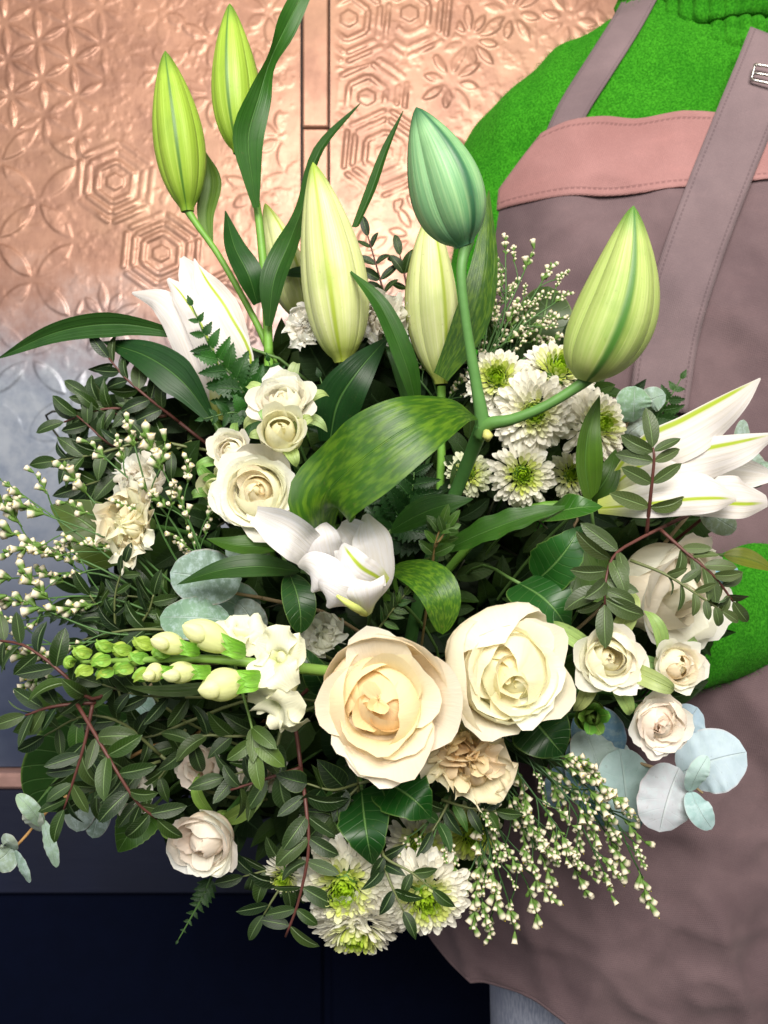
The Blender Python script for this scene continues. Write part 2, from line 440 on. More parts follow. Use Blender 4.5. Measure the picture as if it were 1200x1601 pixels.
def remeshed(name, parts, voxel, smooth_it, mat, parent):
    V, F = join(parts); me = mesh('tmp', V, F); o = link('tmp', me)
    r = o.modifiers.new('r', 'REMESH'); r.mode = 'VOXEL'; r.voxel_size = voxel
    sm = o.modifiers.new('s', 'SMOOTH'); sm.iterations = smooth_it; sm.factor = .6
    dg = bpy.context.evaluated_depsgraph_get(); ev = o.evaluated_get(dg)
    m2 = bpy.data.meshes.new_from_object(ev); m2.name = name
    bpy.data.objects.remove(o); bpy.data.meshes.remove(me)
    m2.polygons.foreach_set('use_smooth', [True] * len(m2.polygons))
    m2.materials.clear()
    if mat: m2.materials.append(mat)
    return link(name, m2, parent)
person = thing('person', 'person in a green roll-neck jumper and mauve apron holding the bouquet', 'person')
SKIN = mat_plain('skin', S(214, 168, 146), .5, .2, 60)
HUB = P(655, 1150, .70)
sh_l, el_l, wr_l = Vector((.180, .905, 1.405)), Vector((.118, .90, 1.13)), Vector((.10, .76, .95))
sh_r, el_r, wr_r = Vector((.535, .905, 1.405)), P(1330, 880, .83), P(1010, 1010, .72)
hub_v = Vector(HUB)
# body: one continuous mesh under the clothes (torso, neck, arms, gripping hands, hips, legs)
bp = [torso_vf(-.02, .45, 1.6)]
bp.append(tube_vf([sh_l, el_l, wr_l], [.045, .038, .026], 16, 18)); bp.append(tube_vf([sh_r, el_r, wr_r], [.045, .038, .026], 16, 18))
for (w, sgn) in ((wr_l, -1), (wr_r, 1)):
    palm = hub_v + Vector((sgn * .035, .022, -.005 if sgn < 0 else .0)); bp.append(tube_vf([w, w.lerp(palm, .45), palm], [.025, .03, .032], 12, 8))
    for k in range(4):
        z = .03 - .02 * k; L = (.95, 1.0, .97, .8)[k]
        bp.append(tube_vf([palm + Vector((0, .005, z * .8)), hub_v + Vector((sgn * .022, .034, z)), hub_v + Vector((-sgn * .02 * L, .032, z)), hub_v + Vector((-sgn * .034 * L, .004, z))], [.010, .0095, .009, .0075], 8, 10))
    bp.append(tube_vf([palm + Vector((0, -.005, .02)), hub_v + Vector((sgn * .03, -.022, .035)), hub_v + Vector((sgn * .004, -.034, .04))], [.012, .0105, .008], 8, 8))
for sx in (.21, .45):
    bp.append(tube_vf([(sx, .905, .72), (sx - .005, .90, .45), (sx - .01, .90, -.15)], [.095, .08, .05], 20, 14))
remeshed('body', bp, .006, 3, SKIN, person)

def mat_wool():
    s = NT('green_brushed_wool'); tc = s.n('TexCoord'); o = tc.outputs['Object']
    n1 = s.noise(o, 520, 4, .7); n2 = s.noise(o, 30, 3, .6); v = s.n('TexVoronoi', {'Vector': o, 'Scale': 420.0})
    col = s.mix(s.ss(n1, .35, .68), S(30, 98, 12), S(62, 146, 30))
    col = s.mix(s.m('MULTIPLY', s.ss(n2, .4, .7), .35), col, S(18, 92, 10))
    h = s.m('ADD', n1, s.m('MULTIPLY', v.outputs['Distance'], .4))
    p = s.pbsdf(Base_Color=col, Roughness=.95, Normal=s.bump(h, .0014, .7))
    p.inputs['Specular IOR Level'].default_value = .1
    p.inputs['Sheen Weight'].default_value = .15; p.inputs['Sheen Roughness'].default_value = .5
    p.inputs['Sheen Tint'].default_value = S(120, 210, 80)
    return s.finish(p)
WOOL = mat_wool()
jp = [torso_vf(.004, .90, 1.535)]
jp.append(tube_vf([sh_l + Vector((.03, 0, .0)), sh_l + Vector((-.022, 0, -.035)), sh_l.lerp(el_l, .5) + Vector((-.008, 0, 0)), el_l, wr_l, wr_l.lerp(hub_v, .4)], [.074, .079, .070, .064, .044, .036], 24, 34))
jp.append(tube_vf([sh_r + Vector((-.03, 0, 0)), sh_r + Vector((.02, 0, -.035)), sh_r.lerp(el_r, .5), el_r, el_r.lerp(wr_r, .5), wr_r, wr_r.lerp(hub_v, .4)], [.072, .075, .068, .066, .060, .048, .036], 24, 40))
jumper = remeshed('jumper', jp, .0065, 8, WOOL, person)
me = jumper.data
co = np.zeros(len(me.vertices) * 3); me.vertices.foreach_get('co', co); co = co.reshape(-1, 3)
nn = np.array([noise.noise(Vector(c) * 16) for c in co]); nv = np.zeros(len(co) * 3); me.vertices.foreach_get('normal', nv); nv = nv.reshape(-1, 3)
n2 = np.array([noise.noise(Vector((c[0] * 30, c[1] * 30, c[2] * 9))) for c in co])
co2 = co + nv * (nn * .006 + n2 * .005)[:, None]; me.vertices.foreach_set('co', co2.ravel()); me.update()
jv = [tuple(c) for c in co2]; BVJ = BVHTree.FromPolygons(jv, [tuple(p.vertices) for p in me.polygons])
# wool fuzz: short fibres standing off the surface, one uncountable mass
rs = np.random.RandomState(4)
pa = np.array([p.area for p in me.polygons]); pc = np.array([tuple(p.center) for p in me.polygons]); pn = np.array([tuple(p.normal) for p in me.polygons])
vis = (pc[:, 1] < .98) & (pn[:, 1] < .35) & (pc[:, 2] > .80)
pr = pa * vis; idx = rs.choice(len(pa), 75000, p=pr / pr.sum())
sz = np.sqrt(pa[idx]); cen = pc[idx] + (rs.rand(len(idx), 3) - .5) * sz[:, None] * 1.1
cen -= pn[idx] * .0006
d = norml(pn[idx] * .55 + (rs.rand(len(idx), 3) - .5) * 1.7); L = .0016 + .0032 * rs.rand(len(idx)) ** 2
sd = norml(np.cross(d, rs.rand(len(idx), 3) - .5)) * .00016
tv = np.stack([cen - sd, cen + sd, cen + d * L[:, None] + pn[idx] * .0004], 1).reshape(-1, 3)
tf = np.arange(len(tv)).reshape(-1, 3)
fz = link('wool_fuzz', mesh('wool_fuzz', tv, tf, None, mat_plain('wool_fibre', S(36, 122, 20), .9, .3, 200, .1)), person); fz['kind'] = 'stuff'
# roll neck: two ribbed folds
def ribbed(name, z0, z1, r0, r1, bulge, n=22, ribs=46):
    m = ribs * 8; th = np.linspace(0, 2 * PI, m, endpoint=False); t = np.linspace(0, 1, n)
    rr = r0 + (r1 - r0) * t + bulge * np.sin(PI * t) ** .6
    rr = np.concatenate([[r0 - .012], rr, [r1 - .012]]); zz = np.concatenate([[z0 + .002], z0 + (z1 - z0) * t, [z1 - .002]])
    G = np.zeros((len(rr), m, 3)); rib = np.abs(np.sin(th * ribs / 2)) ** .7 * .0050 - .0025
    wob = .004 * np.sin(3 * th + 1) + .0025 * np.sin(7 * th)
    R_ = rr[:, None] + rib[None] + .0018 * np.sin(zz[:, None] * 300 + 9 * th[None])
    G[..., 0] = .362 + R_ * np.cos(th) * 1.06; G[..., 1] = CY - .005 + R_ * np.sin(th); G[..., 2] = zz[:, None] + wob[None] - .012 * np.sin(th)[None] * -1
    link(name, grid_mesh(name, G, WOOL, True), person)
ribbed('collar', 1.446, 1.492, .094, .090, .006)
ribbed('collar', 1.486, 1.60, .097, .090, .008)

# apron
AZ = [.40, .55, .75, .90, 1.05, 1.20, 1.30, 1.38, 1.45]
ACX = [.345, .345, .345, .345, .345, .345, .348, .35, .352]
AA = [.36, .335, .30, .275, .262, .255, .252, .248, .240]
AD = [.165, .160, .152, .148, .146, .146, .142, .136, .12]
def apron_y(x, z):
    cx, a, d = interp(z, AZ, ACX), interp(z, AZ, AA), interp(z, AZ, AD)
    q = np.clip(np.abs(x - cx) / a, 0, .985)
    return CY - d * (1 - q ** 2.2) ** .5
def folds(x, z):
    f = np.zeros_like(x)
    flat = zip(x.ravel(), z.ravel()); o = np.array([noise.noise(Vector((a * 9 - b * 3, b * 7 + a * 2, 3.3))) * .5 + noise.noise(Vector((a * 26, b * 15 + a * 9, 7.7))) * .28 + noise.noise(Vector((a * 60 + b * 20, b * 48, 1.7))) * .10 + (.5 - abs(noise.noise(Vector((a * 15 + b * 5, b * 4 - a * 2, 5.1))))) ** 3 * 3.2 + (.5 - abs(noise.noise(Vector((a * 7 - b * 12, b * 16 + a * 9, 9.1))))) ** 3 * 1.6 for a, b in flat]).reshape(x.shape)
    low = sstep(1.0, .7, z)
    crease = np.zeros_like(x)
    for (x0, z0, ang, ln, w, h) in ((.44, .70, .35, .13, .012, .006), (.47, .64, .5, .12, .010, .006), (.43, .80, -.2, .15, .014, .006), (.50, .74, .8, .10, .010, .005), (.41, .60, .15, .15, .012, .005), (.30, .66, 1.4, .16, .02, .006), (.20, .62, 1.5, .16, .02, .006), (.17, 1.29, .9, .08, .012, .004), (.22, 1.25, .5, .1, .014, .004), (.28, 1.2, -.5, .12, .015, .004)):
        c, s = math.cos(ang), math.sin(ang); u = (x - x0) * c + (z - z0) * s; v = -(x - x0) * s + (z - z0) * c
        crease += h * np.exp(-(v / (w * 1.7)) ** 2) * np.exp(-(u / ln) ** 2)
    return o * (.011 + .012 * low) + crease * 2.2
APX = np.array([.04, .1, .16, .25, .35, .45, .57])
def z_top(x):
    y = .775; return interp(x, [.10, .118, .158, .20, .23, .26, .31, .36, .41, .47, .56], [1.322, 1.335, 1.3725, 1.370, 1.3605, 1.3665, 1.362, 1.352, 1.356, 1.366, 1.36])
def z_hem(x): return interp(x, [.03, .038, .052, .07, .088, .12, .145, .165, .19, .24, .40, .60], [.60, .592, .567, .557, .5545, .5540, .5515, .540, .520, .495, .47, .47])
def x_left(z): return interp(z, [.45, .59, .70, .90, 1.10, 1.26, 1.322, 1.3725, 1.40], [.034, .036, .055, .085, .10, .108, .115, .158, .16])
def mat_cloth(name, c1, c2, weave=2100.0, stitch=None):
    s = NT(name); tc, U, V = s.uv(); o = tc.outputs['Object']
    n1 = s.noise(o, 9, 4, .6); n2 = s.noise(o, 600, 2); sp = s.n('SeparateXYZ', {0: o})
    wv = s.m('ADD', s.m('SINE', s.m('MULTIPLY', s.m('ADD', sp.outputs[0], s.m('MULTIPLY', sp.outputs[2], .3)), weave * 2)), s.m('SINE', s.m('MULTIPLY', s.m('SUBTRACT', sp.outputs[2], s.m('MULTIPLY', sp.outputs[0], .2)), weave * 2)))
    col = s.mix(s.ss(n1, .3, .7), c1, c2)
    col = s.mix(s.m('MULTIPLY', s.ss(wv, -1.2, 1.4), .16), col, s.mix(1.0, col, (.72, .70, .72, 1), 'MULTIPLY'))
    n4 = s.noise(s.scalev(o, (1, 1, 2.5)), 26, 4, .6)
    col = s.mix(s.m('MULTIPLY', s.ss(n4, .5, .75), .28), col, s.mix(1.0, col, (1.28, 1.22, 1.2, 1), 'MULTIPLY'))
    col = s.mix(s.m('MULTIPLY', s.ss(n2, .45, .65), .2), col, s.mix(1.0, col, (1.25, 1.22, 1.2, 1), 'MULTIPLY'))
    h = s.m('ADD', s.m('MULTIPLY', wv, .35), n2)
    if stitch:
        ax = U if stitch == 'U' else V; al = V if stitch == 'U' else U
        d = s.m('MINIMUM', s.m('ABSOLUTE', s.m('SUBTRACT', ax, .09)), s.m('ABSOLUTE', s.m('SUBTRACT', ax, .91)))
        ln = s.m('SUBTRACT', 1.0, s.ss(d, .008, .022)); dash = s.ss(s.m('FRACT', s.m('MULTIPLY', al, 95.0)), .25, .4)
        col = s.mix(s.m('MULTIPLY', s.m('MULTIPLY', ln, dash), .55), col, s.mix(1.0, col, (.5, .48, .5, 1), 'MULTIPLY'))
        h = s.m('SUBTRACT', h, s.m('MULTIPLY', ln, 1.5))
    p = s.pbsdf(Base_Color=col, Roughness=.9, Normal=s.bump(h, .0004, .6))
    p.inputs['Specular IOR Level'].default_value = .15; p.inputs['Sheen Weight'].default_value = .06
    return s.finish(p)
MAUVE = mat_cloth('mauve_canvas', S(110, 92, 95), S(90, 74, 78))
STRAP = mat_cloth('mauve_strap_canvas', S(124, 107, 110), S(106, 91, 95), stitch='U')
PINK = mat_cloth('pink_canvas', S(160, 119, 117), S(144, 104, 102), stitch='V')
n, m = 190, 130
u = np.linspace(0, 1, m); v = np.linspace(0, 1, n)
xt = .112 + (.57 - .112) * u
X = np.zeros((n, m)); Z = np.zeros((n, m))
zc = np.linspace(1.36, .50, n)
for i in range(n):
    xl = x_left(zc[i]); X[i] = xl + (.575 - xl) * u
zt = z_top(X[0]); zh = z_hem(X[-1]); sm_ = lambda a: np.convolve(np.pad(a, 9, mode='edge'), np.hanning(19) / np.hanning(19).sum(), 'valid'); zt = sm_(zt); zh = sm_(zh); Z = zt[None] + (zh - zt)[None] * v[:, None]
for it in range(2):
    X = x_left(Z[:, :1]) + (.575 - x_left(Z[:, :1])) * u[None]
Yv = apron_y(X, Z) - folds(X, Z) * (.55 + .45 * sstep(0, .08, v))[:, None]
G = np.stack([X, Yv, Z], -1)
apron = link('apron', grid_mesh('apron', G[:, ::-1], MAUVE), person)
sol = apron.modifiers.new('thickness', 'SOLIDIFY'); sol.thickness = .0012; sol.offset = 1
# hem: stitched double edge
k = [np.array([X[-1, j], Yv[-1, j] - .0005, Z[-1, j] + .001]) for j in range(m)]
tube('apron_hem', k, .0016, MAUVE, person, 6)
# pink band across the top of the bib
nb = 26; jb = np.arange(m); band = np.zeros((nb, m, 3)); q = np.linspace(0, 1, nb)
xb = X[0]; zb = interp(xb, [.11, .13, .18, .26, .36, .46, .575], [1.302, 1.306, 1.300, 1.292, 1.299, 1.308, 1.31])
zb = sm_(zb); zt2 = zt + .0015
for i in range(nb):
    z = zt2 + (zb - zt2) * q[i]; xx = x_left(z) - .0006 + (.575 - x_left(z)) * u; y = apron_y(xx, z) - folds(xx, z) * .7 - .0042 - .0012 * math.sin(PI * q[i])
    band[i] = np.stack([xx, y, z], -1)
b = link('bib_band', grid_mesh('bib_band', band[:, ::-1], PINK), person); s_ = b.modifiers.new('thickness', 'SOLIDIFY'); s_.thickness = .0014; s_.offset = 1
# straps
def strap(name, pts, w, off, use_body):
    c = crom(np.array(pts, float), 60); T = norml(np.gradient(c, axis=0)); nx = np.stack([T[:, 1], -T[:, 0]], -1); mm = 13
    G = np.zeros((60, mm, 3))
    for i in range(60):
        for j in range(mm):
            t = j / (mm - 1) - .5; px, py = c[i] + nx[i] * w * t
            Y = .80
            for _ in range(3):
                p = P(px, py, Y); ya = 9.0
                if use_body != 'body': ya = float(apron_y(p.x, p.z) - folds(np.array([p.x]), np.array([p.z]))[0] * .8)
                h = BVJ.ray_cast(Vector((p.x, 0, p.z)), Vector((0, 1, 0)))
                yb = h[0].y if h[0] is not None else .9
                Y = min(ya, yb)
            Y -= off + .0012 * (1 - (2 * t) ** 4)
            G[i, j] = P(px, py, Y)
    # smooth along the length so the webbing bridges the wool
    for _ in range(6): G[1:-1] = (G[:-2] + 2 * G[1:-1] + G[2:]) / 4
    o = link(name, grid_mesh(name, G, STRAP), person); s_ = o.modifiers.new('thickness', 'SOLIDIFY'); s_.thickness = .0022; s_.offset = 0
strap('strap', [(1012, -22), (978, 40), (935, 108), (896, 170), (872, 222), (856, 262)], 46, .0035, 'body')
strap('strap', [(1215, 60), (1192, 118), (1160, 195), (1118, 300), (1078, 410), (1046, 520), (1028, 640)], 92, .008, 'both')
# adjuster buckle at the upper right strap
Yb = .752
bk = [P(1180, 101, Yb), P(1222, 108, Yb - .004), P(1216, 134, Yb - .004), P(1174, 125, Yb)]
METAL = mat_plain('buckle_metal', S(200, 196, 190), .28, .2, 80, metallic=1.0)
parts = [tube_vf([bk[i], bk[(i + 1) % 4]], .0013, 8, 6) for i in range(4)]
parts.append(tube_vf([P(1176, 114, Yb), P(1220, 122, Yb - .004)], .0012, 8, 4))
V, F = join(parts); link('buckle', mesh('buckle', V, F, None, METAL), person)
# jeans
jn = []
for sx in (.208, .455):
    jn.append(tube_vf([(sx + .01, .905, .80), (sx, .90, .60), (sx - .005, .90, .45), (sx - .01, .90, -.15)], [.10, .096, .088, .07], 28, 24))
V, F = torso_vf(-.004, .70, .92, 12, 48); jn.append((V, F))
def mat_denim():
    s = NT('pale_denim'); tc = s.n('TexCoord'); o = tc.outputs['Object']; n1 = s.noise(s.scalev(o, (1, 1, .15)), 700, 2); n2 = s.noise(o, 12, 3)
    col = s.mix(s.ss(n1, .35, .65), S(134, 140, 160), S(168, 172, 188)); col = s.mix(s.m('MULTIPLY', s.ss(n2, .4, .7), .4), col, S(120, 126, 148))
    return s.finish(s.pbsdf(Base_Color=col, Roughness=.9, Normal=s.bump(n1, .0006, .5)))
remeshed('jeans', jn, .008, 5, mat_denim(), person)
# ------------------------------------------------------------------ plant library
PETALW = mat_petal('white_rose_petal', .52, .5, .2, foot=(1.0, .96, .86, 1))
PETAL = mat_petal('rose_petal', .46, .5, .25, foot=(1.0, .90, .70, 1))
LILYP = mat_petal('lily_petal', .36, .42, .9, stripe=S(170, 190, 60), stripe_w=.07, base_col=S(200, 212, 110), base_to=.30, vein_n=12)
LILYW = mat_petal('lily_petal_inner', .36, .42, .9, base_col=S(222, 226, 160), base_to=.18, vein_n=12)
MUM = mat_petal('chrysanthemum_petal', .40, .5, .3, vein_n=6)
SNAP = mat_petal('snapdragon_petal', .38, .5, .3, base_col=S(205, 216, 130), base_to=.35)
SEPAL = mat_leaf('sepal', .5, .25, green=False, parallel=8, mid=.05, vein=S(170, 190, 110))
LILYLEAF = mat_leaf('lily_leaf', .46, .2, parallel=14, mid=.05, vein=S(96, 140, 70), veinmix=.35, spec=.35)
MOTTLED = mat_leaf('mottled_lily_leaf', .44, .3, parallel=22, mottled=.85, mid=.02, vein=S(90, 140, 60), veinmix=.2)
BROAD = mat_leaf('broad_leaf', .42, .2, side=9, mid=.045, vein=S(120, 160, 90), veinmix=.45, rim=S(130, 160, 80))
SHADED = mat_leaf('shaded_matte_leaf', .62, .10, side=10, mid=.06, vein=S(70, 96, 60), veinmix=.4, spec=.2)  # dull shaded copy of the leaf material, for filler between the flowers
SMALL = mat_leaf('small_leaf', .40, .14, side=12, mid=.085, vein=S(126, 152, 100), veinmix=.55, back=S(104, 130, 92), rim=S(96, 120, 78))
FERN = mat_leaf('fern_leaf', .45, .25, side=9, mid=.06, vein=S(70, 120, 50), veinmix=.4)
EUCA = mat_leaf('eucalyptus_leaf', green=False, rough=.6, transl=.12, side=7, mid=.04, vb=.12, vein=S(190, 205, 200), veinmix=.25, rim=S(180, 150, 150), spec=.25, dust=.45)
STEM = mat_plain('stem', None, .5, .3, 90)
BUDM = mat_petal('flower_bud', .15, .45, .3)

def mat_bud(name, body, tip, streak, rib, basec, ribw=.05):
    s = NT(name); tc, U, V = s.uv()
    a = s.m('MULTIPLY', s.m('ABSOLUTE', s.m('SUBTRACT', U, 0.5)), 2.0)
    w = s.noise(s.scalev(tc.outputs['UV'], (16, .7, 1)), 1.6, 3, .55); w2 = s.noise(tc.outputs['Object'], 40, 3)
    col = s.mix(s.ss(w, .38, .66), body, streak)
    col = s.mix(s.m('MULTIPLY', s.ss(w2, .45, .7), .3), col, tip)
    col = s.mix(s.m('MULTIPLY', s.ss(a, .12, .5), .45), col, s.mix(.5, streak, body))
    col = s.mix(s.m('MULTIPLY', s.m('SUBTRACT', 1.0, s.ss(V, 0, .22)), .8), col, basec)
    col = s.mix(s.ss(V, .80, 1.0), col, tip)
    r = s.m('SUBTRACT', 1.0, s.ss(a, ribw * .4, ribw * 1.9))
    col = s.mix(s.m('MULTIPLY', r, .9), col, rib)
    col = s.mix(s.m('MULTIPLY', s.ss(a, .90, 1.0), .5), col, rib)
    sp_ = s.noise(tc.outputs['Object'], 260, 4, .7)
    col = s.mix(s.m('MULTIPLY', s.ss(sp_, .60, .74), .3), col, (.16, .13, .03, 1))
    col = s.mix(1.0, col, (.82, .80, .72, 1), 'MULTIPLY')
    nrm = s.bump(s.m('ADD', w, s.m('MULTIPLY', w2, .5)), .0007, .55)
    p = s.pbsdf(Base_Color=col, Roughness=.48, Normal=nrm, Subsurface_Weight=.15)
    p.inputs['Subsurface Radius'].default_value = (.004, .005, .002)
    p.inputs['Specular IOR Level'].default_value = .45
    return s.finish(p)
BUD_GREEN = mat_bud('green_lily_bud', S(150, 186, 60), S(96, 136, 44), S(170, 200, 84), S(62, 112, 32), S(120, 160, 40))
BUD_PALE = mat_bud('pale_lily_bud', S(206, 218, 146), S(150, 180, 72), S(222, 228, 182), S(154, 176, 44), S(168, 186, 64), .06)
BUD_BLUE = mat_bud('bluegreen_lily_bud', S(110, 168, 120), S(46, 100, 64), S(158, 200, 150), S(28, 92, 62), S(96, 160, 130), .08)
BUD_LIME = mat_bud('lime_lily_bud', S(162, 188, 100), S(88, 134, 52), S(190, 206, 136), S(52, 112, 34), S(190, 200, 120), .075)

DARK = [S(26, 56, 26), S(34, 66, 28), S(44, 80, 32), S(26, 58, 34), S(50, 84, 38)]
MIDG = [S(52, 100, 44), S(62, 112, 50), S(46, 96, 52), S(70, 118, 58)]
GREY = [S(50, 82, 50), S(42, 72, 44), S(62, 92, 56), S(52, 82, 60)]

def dome(px, py):
    rx, ry = (px - 620) / 620.0, (py - 1000) / 650.0
    return .475 + .12 * rx * rx + .095 * ry * ry

PROF = {
    'lance': lambda v: np.sin(PI * np.clip(v, 0, 1) ** .75) ** .9,
    'lily': lambda v: np.minimum(1, .25 + 1.9 * v) * (1 - np.clip((v - .35) / .65, 0, 1) ** 2.0),
    'oval': lambda v: np.sin(PI * np.clip(v, 0, 1) ** .95) ** .62,
    'round': lambda v: np.sqrt(np.clip(1 - (2 * v - 1) ** 2, 0, 1)),
    'ovate': lambda v: np.sin(PI * np.clip(v, 0, 1) ** .62) ** .85,
    'obov': lambda v: np.sin(PI * np.clip(v, 0, 1) ** 1.3) ** .75,
    'petal': lambda v: np.minimum(1, .35 + 1.1 * v) * np.sqrt(np.clip(1 - np.clip((v - .55) / .45, 0, 1) ** 2.4, 0, 1)),
}
def ribbon(pts, width, prof='lance', n=18, m=7, facing=(0, -1, 0), fold=.25, cup=0.0, roll=0.0, wave=0.0, waves=5, seed=0, serr=0, urange=(-1, 1)):
    """blade along a spine of 3-D points; width = half width (number or list along the spine)"""
    c = crom(np.array([tuple(p) for p in pts], float), n); T = norml(np.gradient(c, axis=0))
    f = np.array(facing, float); f = np.tile(f, (n, 1)) if f.ndim == 1 else crom(f, n)
    Sd = norml(np.cross(T, f)); N = np.cross(Sd, T)
    rl = np.full(n, roll) if np.isscalar(roll) else crom(np.array(roll, float), n)[:, 0]
    S2 = Sd * np.cos(rl)[:, None] + N * np.sin(rl)[:, None]; N2 = N * np.cos(rl)[:, None] - Sd * np.sin(rl)[:, None]
    v = np.linspace(0, 1, n)
    w = (width * PROF[prof](v)) if np.isscalar(width) else np.maximum(crom(np.array(width, float), n)[:, 0], 0)
    if serr: w = w * (1 + .10 * ((v * serr) % 1 - .5))
    w = np.maximum(w, 1e-5)
    u = np.linspace(urange[0], urange[1], m); rs = np.random.RandomState(seed); ph = rs.rand(4) * 6.28
    G = c[:, None] + S2[:, None] * (w[:, None] * u[None])[..., None]
    hh = -(fold * np.abs(u)[None] + cup * (u ** 2)[None]) * w[:, None]
    hh = -hh
    if wave:
        mw = float(np.max(w))
        hh = hh + wave * mw * np.where(u > 0, np.sin(v[:, None] * waves * 6.28 + ph[0]) , np.sin(v[:, None] * waves * 5.6 + ph[1])) * (np.abs(u) ** 2)[None] * np.sin(PI * v)[:, None]
        hh = hh + wave * .5 * mw * np.sin(v * 4 + ph[2])[:, None]
    return G + N2[:, None] * hh[..., None]
def leafpx(a, b, wpx, Ya, Yb, bow=0.0, arch=.012, **k):
    """spine between two photo points at depths Ya, Yb; bow = sideways bulge in px, arch = bulge towards the lens in m"""
    (ax, ay), (bx, by) = a, b; L = math.hypot(bx - ax, by - ay) or 1; nx, ny = -(by - ay) / L, (bx - ax) / L
    pts = []
    for t in (0, .33, .66, 1):
        q = 4 * t * (1 - t); pts.append(P(ax + (bx - ax) * t + nx * bow * q, ay + (by - ay) * t + ny * bow * q, Ya + (Yb - Ya) * t - arch * q))
    return ribbon(pts, wpx * .5 * K * (Ya + Yb) / 2, **k)
def to_hub(parent, p, out, r, col, mat=STEM, jit=.012, seed=0):
    rs = np.random.RandomState(seed + 77); h = HUB + Vector((rs.rand(3) - .5) * 2 * jit)
    p = Vector(p); o = Vector(out).normalized(); d = (h - p).length
    q = p - o * d * .4; o0 = Vector(parent.matrix_world.translation) if parent else Vector()
    inv = parent.matrix_world.inverted() if parent else Matrix()
    e = h + (h - q).normalized() * .07
    pts = [inv @ x for x in (p, p.lerp(q, .5) + (h - p) * .04, q.lerp(h, .4), h, e)]
    return tube('stem', pts, r, mat, parent, 7, 16, col)
def tw(parent, G):
    """world grid -> thing-local grid"""
    mi = np.array(parent.matrix_world.inverted())
    return G @ mi[:3, :3].T + mi[:3, 3]

# ---- roses, carnations: petals one by one on a spiral
GA = math.radians(137.508)
def bloom_petal(R, H, t, az, rs, opening, ruffle, pw=.85, nu=17, nv=15, frill=0, ft=0.0, spread=1.0, wild=0.0):
    L = H * (.72 + .45 * t) * (1 + .12 * (rs.rand() - .5)); rim = R * (.035 + .965 * t ** pw) * (1 + .06 * (rs.rand() - .5))
    f0 = math.radians(38 + 40 * t + 8 * rs.randn() * .5); fm = math.radians(-4 + 36 * t ** 2 * opening); ft_ = math.radians(-22 + (36 + 80 * opening) * t ** 2.2 + wild * 25 * rs.randn() + ft)
    ns = 30; s = np.linspace(0, 1, ns)
    ph = np.where(s < .35, f0 + (fm - f0) * sstep(0, .35, s), fm + (ft_ - fm) * sstep(.45, 1, s) ** 1.2)
    dr = np.sin(ph) * L / ns; dz = np.cos(ph) * L / ns
    r = np.cumsum(dr); z = np.cumsum(dz); r -= r[0]; z -= z[0]
    rm = max(r.max(), .05 * L); r = r * (rim / rm)
    A = (1.95 * (1 - t) ** 1.3 + .78 * t + .25) * spread * (1 + .2 * (rs.rand() - .5))
    u = np.linspace(-1, 1, nu); v = np.linspace(0, 1, nv)
    Vg, Ug = np.meshgrid(v, u, indexing='ij')
    pt = .05 * rs.rand() * t; asym = .10 * rs.randn()
    top = 1 - (.34 + .14 * rs.rand()) * np.abs(Ug) ** 2.3 + pt * np.exp(-(Ug / .16) ** 2) + asym * Ug * .5 - .08
    nz = np.array([noise.noise(Vector((uu * 1.7 + az * 3, vv * 1.4, t * 9 + R * 999))) for vv, uu in zip(Vg.ravel(), Ug.ravel())]).reshape(Vg.shape)
    nz2 = np.array([noise.noise(Vector((uu * 4.5 + az * 7, vv * 2.5, t * 5 + 40))) for vv, uu in zip(Vg.ravel(), Ug.ravel())]).reshape(Vg.shape)
    top = top + .028 * nz2 * Vg
    if frill: top = top + .04 * np.sign(np.sin(Ug * 17 + az * 5)) * (np.abs(np.sin(Ug * 17 + az * 5)) ** .6) * (Vg > .9)
    ve = np.clip(Vg * top, 0, 1)
    rr = np.interp(ve, s, r); zz = np.interp(ve, s, z)
    wv = .45 + .55 * np.sin(np.minimum(Vg / .6, 1) * PI / 2)
    th = az + A * Ug * wv
    sp = .09 * (1 - .5 * t)
    rr = rr * (1 + sp * Ug + ruffle * (nz * Vg ** 1.5 + .5 * nz2 * Vg ** 2)) 
    zz = zz + H * .34 * (1 - t) ** 1.4
    # edges of outer petals roll back a little
    rr = rr - (.10 * t * R) * (np.abs(Ug) ** 4) * Vg * (.3 + rs.rand()) + .0
    zz = zz + ruffle * H * .35 * nz2 * Vg ** 2
    if frill:
        wv2 = np.sin(Ug * 11 + az * 4 + t * 20) * Vg ** 2.2 * frill
        th = th + wv2 * .12 / max(t, .25) ** .6; rr = rr + wv2 * R * .05; zz = zz + np.cos(Ug * 13 + az * 2) * Vg ** 2 * frill * R * .10
    ox, oy = rs.randn(2) * wild * .07 * R * (1 - t)
    zz = zz * (1 + .10 * wild * rs.randn() * (1 - t))
    return np.stack([rr * np.cos(th) + ox * Vg, rr * np.sin(th) + oy * Vg, zz], -1)
def lerpc(a, b, t): return tuple(a[i] + (b[i] - a[i]) * t for i in range(3))
